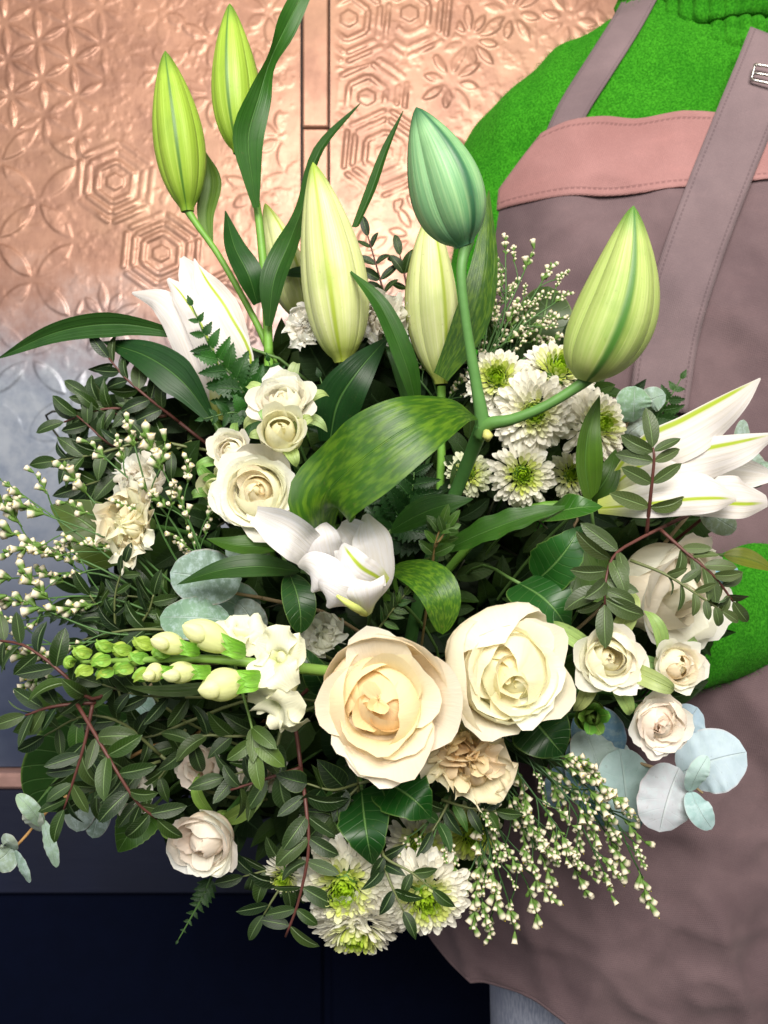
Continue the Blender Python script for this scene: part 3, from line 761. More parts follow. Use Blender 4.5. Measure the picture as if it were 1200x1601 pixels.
def bloom(name, label, cat, px, py, Y, R, face, n=30, H=.8, opening=.8, ruffle=.10, seed=1, inner=S(252, 240, 214), outer=S(250, 245, 236), pw=.85, spread=1.0, frill=0, wild=0.0, group=None, sepals=0, sepal_len=1.0, mat=None, squash=(1, 1), spin=None, calyx=True, lift=.55, mid=None, t0=0.0, nu=17, nv=15, sepcol=S(120, 150, 80), seplift=.1, sepout=1.0):
    rs = np.random.RandomState(seed); Rm = R * K * Y * 1.17; Hm = Rm * H * 1.12
    z = Vector((face[0], -1, face[1])).normalized(); c = P(px, py, Y)
    th = thing(name, label, cat, group=group, mat=frame(c - z * Hm * lift, z, (0, 0, 1), 0))
    a0 = rs.rand() * 6.28 if spin is None else spin
    sq = np.array([squash[0], squash[1], 1.0])
    for i in range(n):
        t = t0 + (1 - t0) * (i + .5) / n
        G = bloom_petal(Rm, Hm, t, a0 + i * GA + .25 * rs.randn(), rs, opening, ruffle, pw, nu, nv, frill, 0, spread, wild) * sq
        c_ = lerpc(inner, outer, min(1, t ** 1.2)) if mid is None else (lerpc(inner, mid, t * 2) if t < .5 else lerpc(mid, outer, t * 2 - 1))
        f = 1 + .05 * rs.randn()
        link('petal', grid_mesh('petal', G, mat or PETAL), th, [min(.93, x * f) for x in c_])
    if calyx:
        zs = np.linspace(0, 1, 9); rr = Rm * .24 * np.sin(PI * (zs * .8 + .1)) ** .7
        V, F = tube_vf([(0, 0, -Rm * .42 + Rm * .50 * q) for q in zs], rr.tolist(), 10)
        link('calyx', mesh('calyx', V, F, gridUV(9, 10), SEPAL), th, sepcol)
    for k in range(sepals):
        a = a0 + k * 2 * PI / sepals + .3 * rs.randn(); L = Rm * sepal_len * (.85 + .3 * rs.rand()); ca, sa = math.cos(a), math.sin(a)
        q = seplift + .15 * rs.randn()
        pts = [(ca * Rm * .2, sa * Rm * .2, 0), (ca * (Rm * .3 + L * .45 * sepout), sa * (Rm * .3 + L * .45 * sepout), L * q), (ca * (Rm * .25 + L * .85 * sepout), sa * (Rm * .25 + L * .85 * sepout), L * (q * 1.3 - .1)), (ca * (Rm * .2 + L * 1.08 * sepout), sa * (Rm * .2 + L * 1.08 * sepout) , L * (q * 1.3 - .35 * sepout))]
        G = ribbon(pts, L * .17, 'ovate', 12, 5, (0, 0, 1), .3, seed=k)
        link('sepal', grid_mesh('sepal', G, SEPAL), th, [x * (.9 + .3 * rs.rand()) for x in sepcol[:3]])
    to_hub(th, th.matrix_world @ Vector((0, 0, -Rm * .35)), z, .0021 if R < 80 else .003, S(70, 110, 50), seed=seed)
    return th

# ---- chrysanthemum
def mumpetal(name, cup, curl):
    n, m = 7, 5; v = np.linspace(0, 1, n); u = np.linspace(-1, 1, m); w = .108 * np.minimum(1, .45 + .9 * v) * np.sqrt(np.clip(1 - np.clip((v - .72) / .29, 0, 1) ** 2.2, 0, 1))
    w = np.maximum(w, .015)
    ang = curl * v ** 1.6; x = np.cumsum(np.cos(ang)) / n; z = np.cumsum(np.sin(ang)) / n
    G = np.zeros((n, m, 3)); G[..., 0] = x[:, None] - .1; G[..., 1] = w[:, None] * u[None]; G[..., 2] = z[:, None] + cup * w[:, None] * (u ** 2)[None]
    return grid_mesh(name, G, MUM)
MP = [mumpetal('petal', .55, .35), mumpetal('petal', .7, .05), mumpetal('petal', .9, .9), mumpetal('petal', .6, -.25)]
def mum(label, px, py, Y, R, face, seed, n=165, green=.46, tint=S(243, 240, 228), core=S(166, 204, 28), ring=S(214, 224, 112), group=None, flat=0.0):
    rs = np.random.RandomState(seed); Rm = R * K * Y * 1.10; n = min(290, int(n * 1.65))
    z = Vector((face[0], -1, face[1])).normalized(); c = P(px, py, Y)
    th = thing('chrysanthemum', label, 'chrysanthemum', group=group, mat=frame(c - z * Rm * .30, z, (0, 0, 1), rs.rand() * 6))
    cv, cf = [], []
    for i in range(n):
        t = (i + .5) / n; az = i * GA + .12 * rs.randn()
        el = math.radians(82 * (1 - t ** .75) - 12 * t + 6 * rs.randn()); L = Rm * (.20 + .36 * t ** .8) * (1 + .09 * rs.randn()); rb = Rm * .52 * t ** .60; hb = Rm * (.36 * (1 - t ** 1.8) + .02)
        M_ = Matrix.Rotation(az, 4, 'Z') @ Matrix.Translation((rb, 0, hb)) @ Matrix.Rotation(-el, 4, 'Y') @ Matrix.Rotation(.25 * rs.randn(), 4, 'X') @ Matrix.Diagonal((L, L * (1.3 + .4 * rs.rand()), L, 1))
        g = float(sstep(green - .22, green + .16, t + .06 * rs.randn())); g0 = float(sstep(.05, green - .05, t))
        col = lerpc(lerpc(core, ring, g0), tint, g); f = 1 + .05 * rs.randn()
        mp = MP[2] if t < .3 else (MP[rs.randint(2)] if t < .85 else MP[(0, 1, 3)[rs.randint(3)]])
        link('petal', mp, th, [min(.92, x * f) for x in col], M_)
    # tight green heart: uncountable tiny florets joined
    ps = []
    for i in range(60):
        t = (i + .5) / 60; az = i * GA; r = Rm * .17 * math.sqrt(t); L = Rm * (.22 + .1 * t); el = math.radians(86 - 18 * t)
        dx = np.array([math.cos(az), math.sin(az), 0]); d = dx * math.cos(el) + np.array([0, 0, math.sin(el)]); b = dx * r + np.array([0, 0, Rm * .2]); s_ = np.array([-math.sin(az), math.cos(az), 0]) * Rm * .025
        e = b + d * L - dx * Rm * .04
        ps.append((np.array([b - s_, b + s_, e + s_ * .8, e - s_ * .8, e + d * L * .1 - dx * Rm * .03]), [[0, 1, 2, 3], [3, 2, 4]]))
    V, F = join(ps); o = link('heart', mesh('heart', V, F, None, STEM), th, S(130, 176, 14)); o['kind'] = 'stuff'
    V, F = tube_vf([(0, 0, -Rm * .25), (0, 0, -.12 * Rm), (0, 0, Rm * .05), (0, 0, Rm * .2)], [Rm * .12, Rm * .26, Rm * .27, Rm * .16], 12)
    link('calyx', mesh('calyx', V, F, None, STEM), th, S(90, 130, 50))
    to_hub(th, th.matrix_world @ Vector((0, 0, -Rm * .2)), z, .0014, S(80, 120, 50), seed=seed)
    return th

# ---- lily buds (three tepals closed round a spindle)
def lily_bud(parent, base, tip, wpx, mat, roll=0.0, bow=0.0, fat=.42, ridge=.05, groove=.10, tipr=.05, color=(1, 1, 1)):
    base, tip = Vector(base), Vector(tip); ax = tip - base; L = ax.length; z = ax.normalized()
    Rm = wpx * .5 * K * (base.y + tip.y) / 2
    side = Vector((0, -1, 0)); side = (side - z * side.dot(z)).normalized(); up = z.cross(side)
    bud = bpy.data.objects.new('bud', None); COL.objects.link(bud); bud.empty_display_size = .01
    bud.parent = parent; bud.location = parent.matrix_world.inverted() @ base
    n, m = 40, 19; v = np.linspace(0, 1, n); q = v ** (math.log(.5) / math.log(fat))
    prof = (np.sin(PI * q) ** .72) * (1 - .15 * v); prof = prof / prof.max()
    prof = np.maximum(prof, np.where(v < .5, .30 * (1 - v * 2), tipr)); prof[0] = .26; prof[-1] = .012
    cen = np.array(z)[None] * (v * L)[:, None] + np.array(up)[None] * (bow * Rm * np.sin(PI * v))[:, None]
    for k in range(3):
        u = np.linspace(-1, 1, m); dth = u * math.radians(64); th = roll + k * 2 * PI / 3 + dth
        rad = 1 + .07 * np.cos(3 * dth) + ridge * np.exp(-(dth / .10) ** 2) - groove * .45 * np.exp(-((np.abs(dth) - .26) / .12) ** 2) - .10 * np.abs(u) ** 6
        rad = 1 + (rad - 1)[None] * (np.sin(PI * np.clip(v * .9 + .05, 0, 1)) ** .4)[:, None]
        r = Rm * prof[:, None] * rad
        G = cen[:, None] + r[..., None] * (np.cos(th)[None, :, None] * np.array(side) + np.sin(th)[None, :, None] * np.array(up))
        link('tepal', grid_mesh('tepal', G, mat), bud, color)
    return bud

# ---- sprigs of small leaves
def small_leaf_mesh(name, w, prof, fold, bend, mat, n=9, m=5, serr=0):
    pts = [(0, 0, 0), (.33, 0, bend * .5), (.66, 0, bend * .45), (1, 0, -bend * .3)]
    return grid_mesh(name, ribbon(pts, w, prof, n, m, (0, 0, 1), fold, serr=serr), mat)
PIST = [small_leaf_mesh('leaf', w, 'oval', f, b, SMALL) for (w, f, b) in ((.20, .22, .12), (.22, .3, .2), (.18, .2, .02))]
RUSC = [small_leaf_mesh('leaf', w, 'lance', f, b, SMALL) for (w, f, b) in ((.20, .3, .15), (.17, .3, .25), (.23, .2, .1))]
FILLW = [small_leaf_mesh('leaf', w, 'ovate', f, b, SHADED, 9, 5) for (w, f, b) in ((.33, .2, .15), (.38, .25, .22))]
FILLN = [small_leaf_mesh('leaf', w, 'lance', f, b, SHADED, 9, 5) for (w, f, b) in ((.20, .3, .15), (.24, .3, .25))]
FILLO = [small_leaf_mesh('leaf', w, 'oval', f, b, SHADED, 9, 5) for (w, f, b) in ((.22, .3, .15), (.20, .3, .25))]
WIDE = [small_leaf_mesh('leaf', w, 'ovate', f, b, BROAD, 11, 7) for (w, f, b) in ((.33, .2, .15), (.38, .25, .22), (.30, .15, .05))]
def leaf_at(parent, me, p, d, L, facing=(0, -1, 0), tilt=0.0, color=None, wl=1.0, name='leaf'):
    d = Vector(d).normalized(); f = Vector(facing); f = (f - d * f.dot(d))
    if f.length < 1e-3: f = Vector((0, 0, 1)) - d * d.z
    f.normalize(); y = f.cross(d)
    M_ = Matrix((d, y, f)).transposed().to_4x4() @ Matrix.Rotation(tilt, 4, 'X') @ Matrix.Diagonal((L, L * wl, L, 1))
    M_.translation = Vector(p)
    return link(name, me, parent, color, parent.matrix_world.inverted() @ M_)
def sprig(name, label, cat, spines, leaves, lpx=44, pairs=6, seed=1, cols=DARK, stemcol=S(96, 60, 50), r=.0011, ang=55, group=None, start=.15, alternate=False, facing=(0, -1, 0), term=True, tiltvar=.5, hub=True, wl=1.0):
    """spines: list of branches, each a list of (px, py, Y); the first one is the main stem"""
    rs = np.random.RandomState(seed); p0 = P(*spines[0][0]); th = thing(name, label, cat, p0, group)
    inv = th.matrix_world.inverted()
    for bi, sp in enumerate(spines):
        pr = pairs if np.isscalar(pairs) else pairs[bi]
        pts = [P(*q) for q in sp]; n = 14
        c = crom(np.array([tuple(p) for p in pts]), n); T = norml(np.gradient(c, axis=0))
        tube('stem', [inv @ Vector(x) for x in c], np.linspace(r, r * .55, 6).tolist(), STEM, th, 6, n, stemcol)
        Ym = float(np.mean([q[2] for q in sp])); L0 = lpx * K * Ym
        st = start if np.isscalar(start) else start[bi]
        for i in range(pr):
            t = st + (1 - st) * (i + .3) / pr; k = t * (n - 1); a = int(min(k, n - 2)); f = k - a
            p = Vector(c[a] * (1 - f) + c[a + 1] * f); d = Vector(T[a])
            fc = Vector(facing); sd = d.cross(fc).normalized()
            for sg in (-1, 1):
                if alternate and (i + (sg > 0)) % 2: continue
                an = math.radians(ang + 14 * rs.randn()); dd = d * math.cos(an) + sd * sg * math.sin(an) + Vector(fc) * (.22 * rs.randn())
                L = L0 * (.8 + .35 * rs.rand()) * (1 - .25 * t)
                col = cols[rs.randint(len(cols))]; ff = .8 + .5 * rs.rand()
                leaf_at(th, leaves[rs.randint(len(leaves))], p, dd, L, Vector(fc) + Vector(rs.randn(3) * .25), tiltvar * .8 * rs.randn(), [x * ff for x in col[:3]], wl)
        if term and pr:
            col = cols[rs.randint(len(cols))]
            leaf_at(th, leaves[0], c[-1], T[-1], L0 * .85, facing, .3 * rs.randn(), col, wl)
    if hub: to_hub(th, p0, Vector(T[0]) if len(spines) == 1 else (P(*spines[0][1]) - p0), r, stemcol, seed=seed)
    return th

# ---- fern frond with toothed pinnae
def pinna_mesh(teeth, w):
    n = teeth * 4 + 1; v = np.linspace(0, 1, n); saw = .55 + .45 * np.abs(((v * teeth) % 1) * 2 - 1) ** .8
    base = w * np.minimum(1, .5 + 2.0 * v) * (1 - v ** 1.6); ww = base * (.55 + .65 * (1 - ((v * teeth) % 1)) ** .7 * 1.0)
    ww = np.maximum(ww, .006); u = np.linspace(-1, 1, 5)
    G = np.zeros((n, 5, 3)); G[..., 0] = v[:, None] + .05 * np.abs(u)[None] * (ww[:, None] > 0); G[..., 1] = ww[:, None] * u[None]; G[..., 2] = (.12 * np.sin(PI * v))[:, None] + .25 * ww[:, None] * np.abs(u)[None]
    return grid_mesh('leaflet', G, FERN)
PINNA = [pinna_mesh(8, .30), pinna_mesh(7, .34)]
def fern(label, pts, wpx, npair, seed, cols, group=None, hub=True, facing=(0, -1, 0), blunt=.1):
    rs = np.random.RandomState(seed); p0 = P(*pts[0]); th = thing('fern_frond', label, 'fern', p0, group)
    inv = th.matrix_world.inverted(); n = 24; c = crom(np.array([tuple(P(*q)) for q in pts]), n); T = norml(np.gradient(c, axis=0))
    tube('stalk', [inv @ Vector(x) for x in c], [.0011, .0004], STEM, th, 6, n, S(60, 90, 40))
    Ym = float(np.mean([q[2] for q in pts])); L0 = wpx * .5 * K * Ym
    for i in range(npair):
        t = .06 + .92 * i / npair; k = t * (n - 1); a = int(min(k, n - 2)); p = Vector(c[a] + (c[a + 1] - c[a]) * (k - a)); d = Vector(T[a]); sd = d.cross(Vector(facing)).normalized()
        L = L0 * (1 - t ** 1.4 * (1 - blunt)) * (1.0 if t > .1 else .9)
        for sg in (-1, 1):
            an = math.radians(58 + 5 * rs.randn()); dd = d * math.cos(an) + sd * sg * math.sin(an) + Vector((0, .10 * rs.randn(), 0))
            col = cols[rs.randint(len(cols))]; ff = .85 + .4 * rs.rand()
            leaf_at(th, PINNA[rs.randint(2)], p, dd, L * (1.05 + .1 * rs.rand()), facing, .2 * rs.randn() + .15 * sg, [x * ff for x in col[:3]], 1.0, 'leaflet')
    leaf_at(th, PINNA[1], c[-1], T[-1], L0 * .3, facing, 0, cols[0], 1.0, 'leaflet')
    if hub: to_hub(th, p0, Vector(T[0]), .0011, S(60, 90, 40), seed=seed)
    return th

# ---- limonium: wiry stems ending in short spikes of tiny papery florets
def mat_floret():
    s = NT('papery_floret'); tc, U, V = s.uv()
    col = s.mix(s.ss(V, .30, .45), S(98, 134, 56), S(238, 228, 204)); col = s.mix(s.ss(V, .93, .97), col, S(226, 204, 84))
    p = s.pbsdf(Base_Color=col, Roughness=.6); t = s.n('BsdfTranslucent', {'Color': col})
    return s.finish(s.n('MixShader', {0: .3, 1: p, 2: t}))
FLORET = mat_floret()
def spike_mesh(seed, nf=11, openp=.6):
    rs = np.random.RandomState(seed); ps, uvs = [], []
    ns = 6; th = np.linspace(0, 2 * PI, ns, endpoint=False)
    for i in range(nf):
        t = (i + .4) / nf + .06 * rs.randn(); x = t * .85; ang = i * 2.4 + 1.5 * rs.rand(); up = .55 + .8 * rs.rand(); gb = rs.rand() < .22; sz = rs.uniform(.6, 1.15) * (.6 if gb else 1)
        d = norml(np.array([up, math.cos(ang) * .55, math.sin(ang) * .55])); a = norml(np.cross(d, [0.2, .3, 1.0])); b = np.cross(d, a)
        L = .31 * sz; op = (rs.rand() < openp) and not gb
        rows = [(0, .025, 0), (.45, 0.066, .3), (.8, .082, .45), (1.0, (.085 + .035 * rs.rand()) if op else .03, .8), (.9, .03, .95), (1.02 if op else 1.1, .008, 1)]
        V = []; uv = []
        for (q, r, vv) in rows:
            for k in range(ns):
                V.append(np.array([x, 0, 0]) + d * q * L + (a * math.cos(th[k]) + b * math.sin(th[k])) * r * sz); uv.append((k / ns, vv * .36 if gb else vv))
        ps.append((np.array(V), gridF(len(rows), ns, True))); uvs += uv
    V, F = tube_vf([(0, 0, 0), (.5, .02, 0), (.95, 0, .02)], [.02, .014, .008], 5); ps.append((V, F)); uvs += [(0, .1)] * len(V)
    V, F = join(ps); return mesh('flower_spike', V, F, np.array(uvs), FLORET)
SPIKE = [spike_mesh(s_, nf, op) for s_, nf, op in ((1, 11, .8), (2, 9, .5), (3, 13, .7), (4, 7, .35))]
def limonium(label, root, tips, Ls, seed, side=3, cols=(S(66, 100, 50),), group=None, bow=10, droop=None, sp_scale=1.0):
    rs = np.random.RandomState(seed); p0 = P(*root); th = thing('limonium', label, 'filler flower', p0, group); inv = th.matrix_world.inverted()
    for (tx, ty, tY) in tips:
        b = bow * rs.randn(); mx, my = (root[0] + tx) / 2 + b * (root[1] - ty) / 200, (root[1] + ty) / 2 - b * (root[0] - tx) / 200
        pts = [root, (mx, my, (root[2] + tY) / 2 - .006), (tx, ty, tY)]
        c = crom(np.array([tuple(P(*q)) for q in pts]), 14); T = norml(np.gradient(c, axis=0))
        tube('stem', [inv @ Vector(x) for x in c], [.0009, .0005], STEM, th, 5, 14, cols[0])
        def spike(p, d, L):
            leaf_at(th, SPIKE[rs.randint(4)], p, d, L, Vector((0, -1, 0)) + Vector(rs.randn(3) * .5), rs.rand() * 6, None, 1, 'flower_spike')
        L = Ls * K * tY * sp_scale; spike(Vector(c[-1]) - Vector(T[-1]) * L * .2, T[-1] + np.array([0, 0, droop or 0]), L * (.65 + .45 * rs.rand()))
        for j in range(side):
            k = int(13 * (.50 + .45 * (j + rs.rand()) / side)); k = min(k, 12); p = Vector(c[k]); d = Vector(T[k]); sd = d.cross(Vector((0, -1, 0))).normalized() * (1 if rs.rand() < .5 else -1)
            dd = (d * .8 + sd * (.45 + .4 * rs.rand()) + Vector((0, -.35 * rs.rand(), (droop or 0) * .8))).normalized(); bl = L * (.35 + .6 * rs.rand())
            e = p + dd * bl; tube('side_stem', [inv @ p, inv @ (p.lerp(e, .5) + d * bl * .08), inv @ e], .00045, STEM, th, 5, 6, cols[0])
            spike(e - dd * L * .1, dd * .8 + d * .3 + Vector((0, 0, (droop or 0) * rs.rand())), L * (.45 + .5 * rs.rand()))
    to_hub(th, p0, (P(*tips[len(tips) // 2]) - p0), .0016, cols[0], seed=seed)
    return th
def single_leaf(name, label, cat, G, mat, col, group=None, stem=True, base=None):
    """one leaf with its own stalk as a thing"""
    b = Vector(G[0, G.shape[1] // 2]); th = thing(name, label, cat, b, group)
    link('blade', grid_mesh('blade', tw(th, G), mat), th, col)
    if stem: to_hub(th, b, Vector(G[2, G.shape[1] // 2]) - b, .0011, S(80, 110, 55), seed=int(abs(b.x * 9999)) % 1000)
    return th
# ------------------------------------------------------------------ roses
PI_, PM, PO = S(253, 224, 176), S(253, 236, 208), S(249, 241, 230)
WI, WO = S(254, 243, 222), S(251, 246, 238)
bloom('rose', 'largest cream rose with a peach heart, front centre of the bouquet', 'rose', 598, 1097, .455, 118, (-.02, .12), n=26, H=.85, opening=.50, ruffle=.10, seed=11, inner=S(254, 214, 152), mid=S(254, 232, 196), outer=PO, pw=.78, wild=.95, spread=1.2, nu=17, nv=15)
bloom('rose', 'loosely opened cream-yellow rose right of the largest rose', 'rose', 794, 1050, .468, 96, (.12, .10), n=26, H=.88, opening=.42, ruffle=.17, seed=23, inner=S(253, 241, 200), mid=S(252, 244, 214), outer=S(248, 240, 224), pw=.60, wild=1.1, spread=1.25, nu=17, nv=15)
bloom('rose', 'cream rose half hidden behind dark sprig at the green sleeve', 'rose', 1052, 925, .545, 98, (.55, -.18), n=22, H=1.05, opening=.40, ruffle=.12, seed=31, inner=WI, outer=WO, mat=PETALW, pw=.75, lift=.6, nu=15, nv=13)
bloom('spray_rose', 'open white spray rose with spiral heart left of the mottled leaf', 'rose', 405, 770, .50, 76, (-.12, .02), n=36, H=.66, opening=.7, ruffle=.08, seed=42, inner=S(254, 234, 200), mid=WI, outer=WO, pw=.9, wild=.5, spread=1.15, mat=PETALW)
bloom('spray_rose', 'white spray rose above the sepalled bud, beside the fern', 'rose', 443, 630, .515, 55, (.0, .50), n=24, H=.9, opening=.65, ruffle=.12, seed=53, inner=WI, outer=WO, sepals=5, sepal_len=.95, seplift=.5, sepcol=S(150, 172, 112), mat=PETALW)
bloom('spray_rose', 'half closed white spray rose bud held in long green sepals', 'rose', 440, 676, .493, 40, (.15, .25), n=14, H=1.35, opening=.25, ruffle=.08, seed=58, inner=S(244, 240, 206), outer=S(244, 242, 220), sepals=5, sepal_len=1.35, seplift=.6, sepcol=S(134, 164, 100), lift=.5, pw=.7, sepout=.7, mat=PETALW)
bloom('spray_rose', 'small white spray rose tucked behind the open spiral one', 'rose', 362, 706, .515, 42, (-.25, .35), n=20, H=.9, opening=.6, ruffle=.14, seed=63, inner=WI, outer=WO, sepals=4, sepal_len=1.1, seplift=.3, sepcol=S(110, 144, 74), mat=PETALW)
bloom('spray_rose', 'tight greenish white rosebud at the left of the spray roses', 'rose', 338, 762, .515, 28, (-.5, .25), n=9, H=1.5, opening=.12, ruffle=.05, seed=66, inner=S(226, 230, 180), outer=S(232, 234, 196), sepals=5, sepal_len=1.5, seplift=.8, sepcol=S(100, 140, 62), pw=.7, sepout=.6, mat=PETALW)
bloom('spray_rose', 'upper left of the three spray roses under the green sleeve', 'rose', 950, 1030, .475, 62, (-.05, .10), n=24, H=.8, opening=.65, ruffle=.10, seed=71, inner=S(254, 236, 206), outer=WO, sepals=5, sepal_len=1.15, seplift=.15, sepcol=S(140, 166, 100), pw=.85, wild=.5, mat=PETALW)
bloom('spray_rose', 'smallest of the three spray roses under the green sleeve', 'rose', 1056, 1040, .49, 48, (.22, .12), n=22, H=.9, opening=.6, ruffle=.11, seed=76, inner=S(254, 236, 206), outer=WO, sepals=5, sepal_len=1.2, seplift=.2, sepcol=S(140, 166, 100), wild=.5, mat=PETALW)
bloom('spray_rose', 'blush white spray rose just above the eucalyptus leaves', 'rose', 1028, 1128, .478, 57, (.12, -.05), n=28, H=.75, opening=.7, ruffle=.13, seed=81, inner=S(253, 232, 216), outer=S(251, 244, 238), wild=.8, mat=PETALW)
bloom('spray_rose', 'lowest white spray rose hanging at the lower left against navy', 'rose', 322, 1312, .515, 63, (-.30, -.22), n=28, H=.85, opening=.62, ruffle=.12, seed=88, inner=S(252, 236, 222), outer=S(250, 242, 234), wild=.6, sepals=5, sepal_len=1.0, sepcol=S(110, 142, 64), mat=PETALW)
bloom('rosebud', 'closed green rosebud under the three spray roses', 'rose', 925, 1122, .50, 26, (-.2, .2), n=7, H=1.7, opening=.05, ruffle=.04, seed=91, inner=S(120, 150, 70), outer=S(110, 142, 60), sepals=5, sepal_len=2.0, seplift=1.0, sepcol=S(80, 120, 42), pw=.7, sepout=.28)
bloom('spray_rose', 'shaded pinkish white bloom deep above the lowest spray rose', 'rose', 312, 1196, .53, 38, (-.1, .1), n=16, H=.8, opening=.7, ruffle=.2, seed=94, inner=S(250, 232, 218), outer=S(248, 238, 230), wild=1, mat=PETALW)
# ---- carnations (toothed, frilled petals)
def carn(label, px, py, Y, R, face, seed, n=30, inner=S(251, 239, 221), outer=S(250, 244, 234), **k):
    return bloom('carnation', label, 'carnation', px, py, Y, R, face, n=n, t0=k.pop('t0', .06), H=.72, opening=.72, ruffle=.18, seed=seed, inner=inner, outer=outer, frill=1.0, wild=1.4, spread=.78, nu=25, nv=11, pw=.9, mat=PETALW, **k)
carn('peach frilled carnation tucked below the two large roses', 722, 1180, .478, 74, (.10, -.1), 101, n=24, t0=.12, outer=S(254, 240, 216), inner=S(254, 224, 178))
carn('cream frilled carnation at the far left behind the limonium', 204, 818, .512, 62, (-.25, .1), 103, n=20, inner=S(254, 238, 206), outer=S(252, 244, 228), squash=(.9, 1.15))
carn('white frilled bloom above the left carnation', 216, 752, .555, 44, (-.2, .35), 104, n=22, inner=S(248, 241, 229))
carn('white carnation left of the tall pale lily bud', 480, 512, .575, 36, (-.2, .1), 105, n=26, outer=S(249, 247, 241), inner=S(250, 243, 231))
carn('white carnation right of the tall pale lily bud', 598, 500, .578, 46, (.2, .1), 106, n=28, outer=S(249, 247, 241), inner=S(250, 243, 233))
carn('half hidden white carnation above the lower left spray rose', 208, 1238, .535, 42, (-.25, -.1), 107, n=22, outer=S(248, 246, 241))
carn('shaded cream carnation under the snapdragon between dark sprigs', 405, 1202, .53, 40, (-.1, .0), 108, n=24, outer=S(243, 240, 231))
carn('small shaded white carnation left of the broad toothed leaves', 496, 1288, .525, 32, (-.1, -.1), 109, n=20, outer=S(245, 244, 238))
carn('white frilled bloom peeping above the largest rose', 506, 994, .51, 36, (-.2, .4), 110, n=20, outer=S(247, 248, 240), inner=S(243, 245, 229))
# ---- chrysanthemums
mum('top left chrysanthemum of the upper cluster', 777, 592, .555, 50, (-.25, .25), 201)
mum('top right chrysanthemum of the upper cluster, behind the lime lily bud', 872, 578, .56, 58, (.05, .55), 202)
mum('largest central chrysanthemum of the upper cluster', 834, 646, .525, 62, (-.05, -.10), 203, n=190, green=.32)
mum('right chrysanthemum of the upper cluster next to a green leaf', 934, 664, .54, 60, (.40, .10), 204, green=.36)
mum('lowest bright chrysanthemum of the upper cluster with dark green eye', 816, 742, .525, 50, (-.05, -.05), 205, n=120)
mum('small shaded chrysanthemum behind the forked lily stem', 732, 740, .57, 36, (-.15, .1), 206, n=110, tint=S(232, 236, 206))
mum('small chrysanthemum half hidden behind the pointed green leaf', 892, 742, .57, 36, (.1, .1), 207, n=100, tint=S(236, 238, 212))
mum('left chrysanthemum of the bottom trio', 538, 1386, .485, 70, (-.05, .0), 208, n=190, green=.46)
mum('right chrysanthemum of the bottom trio', 666, 1402, .482, 68, (.08, -.1), 209, n=180, green=.44)
mum('lowest chrysanthemum of the bottom trio, tipped downwards', 556, 1454, .49, 72, (-.08, -.95), 210, n=170, green=.40)
mum('small chrysanthemum hanging behind the lower sprig', 444, 1372, .53, 34, (-.2, -.4), 211, n=110, green=.5)
mum('shaded chrysanthemum behind the bottom trio, upper right', 655, 1322, .535, 48, (.1, .0), 212, n=120, green=.55)
mum('greenish chrysanthemum under the peach carnation', 738, 1304, .54, 46, (.15, -.1), 213, n=120, green=.75, tint=S(222, 228, 190))
mum('shaded chrysanthemum between broad leaf and bottom trio', 528, 1318, .53, 44, (-.1, .1), 214, n=120, green=.55)
# ------------------------------------------------------------------ lilies
def lily(label, base, name='lily'):
    return thing(name, label, 'lily', P(*base))
def ltube(th, pts, r, col, n=24):
    inv = th.matrix_world.inverted(); return tube('stem', [inv @ P(*p) for p in pts], r, STEM, th, 10, n, col)
def lleaf(th, pts, w, mat=None, col=None, **k):
    """pts (px,py,Y), w = half widths in px along the leaf"""
    Ym = float(np.mean([p[2] for p in pts])); k.setdefault('n', 26); k.setdefault('m', 9)
    G = ribbon([P(*p) for p in pts], [x * K * Ym for x in w], **k)
    return link('leaf', grid_mesh('leaf', tw(th, G), mat or LILYLEAF), th, col or S(48, 104, 42))
GS = S(104, 150, 58); DG = S(40, 98, 44)
# left green buds
A = lily('lily stem with the leftmost tall green bud', (425, 560, .60))
ltube(A, [(425, 560, .60), (398, 500, .60), (345, 405, .60), (308, 352, .60), (291, 326, .60)], [.0026, .0024, .0022, .0024, .0030], GS)
lily_bud(A, P(293, 331, .60), P(258, 80, .585), 79, BUD_GREEN, roll=.10, bow=.05, fat=.45)
lleaf(A, [(331, 388, .61), (322, 340, .615), (330, 285, .62), (321, 238, .615)], [3, 13, 17, 1], col=S(92, 140, 62))
to_hub(A, P(425, 560, .60), Vector((-.05, 0, .1)), .0026, GS, seed=1)
B = lily('lily stem with the topmost green bud and a long twisted leaf', (420, 560, .595))
ltube(B, [(420, 560, .595), (416, 470, .595), (404, 340, .595), (392, 280, .59), (374, 236, .59)], [.0034, .0032, .0028, .0024, .0030], GS)
lily_bud(B, P(374, 240, .59), P(359, 6, .58), 76, BUD_GREEN, roll=-.12, bow=-.02, fat=.42)
lleaf(B, [(400, 325, .585), (394, 280, .58), (388, 215, .573), (405, 150, .568), (422, 95, .572), (445, 45, .58), (478, -20, .585)], [5, 14, 24, 19, 12, 17, 14], col=S(48, 112, 38), roll=[0, .1, .0, -.5, -1.0, -.5, .1], facing=(.15, -1, 0))
lleaf(B, [(402, 475, .59), (388, 430, .58), (366, 385, .585), (352, 330, .60)], [8, 22, 17, 1], col=S(34, 88, 40), facing=(.5, -1, .1))
lleaf(B, [(420, 510, .585), (428, 440, .575), (452, 380, .58), (474, 320, .60), (500, 235, .61), (563, 162, .60)], [6, 22, 22, 14, 13, 1], col=S(44, 96, 44), facing=(-.25, -1, .1), roll=[0, .1, .2, .5, .4, .2])
to_hub(B, P(420, 560, .595), Vector((0, 0, .1)), .0034, GS, seed=2)
C_ = lily('pale yellow-green lily bud half hidden behind the tall pale one', (478, 560, .64))
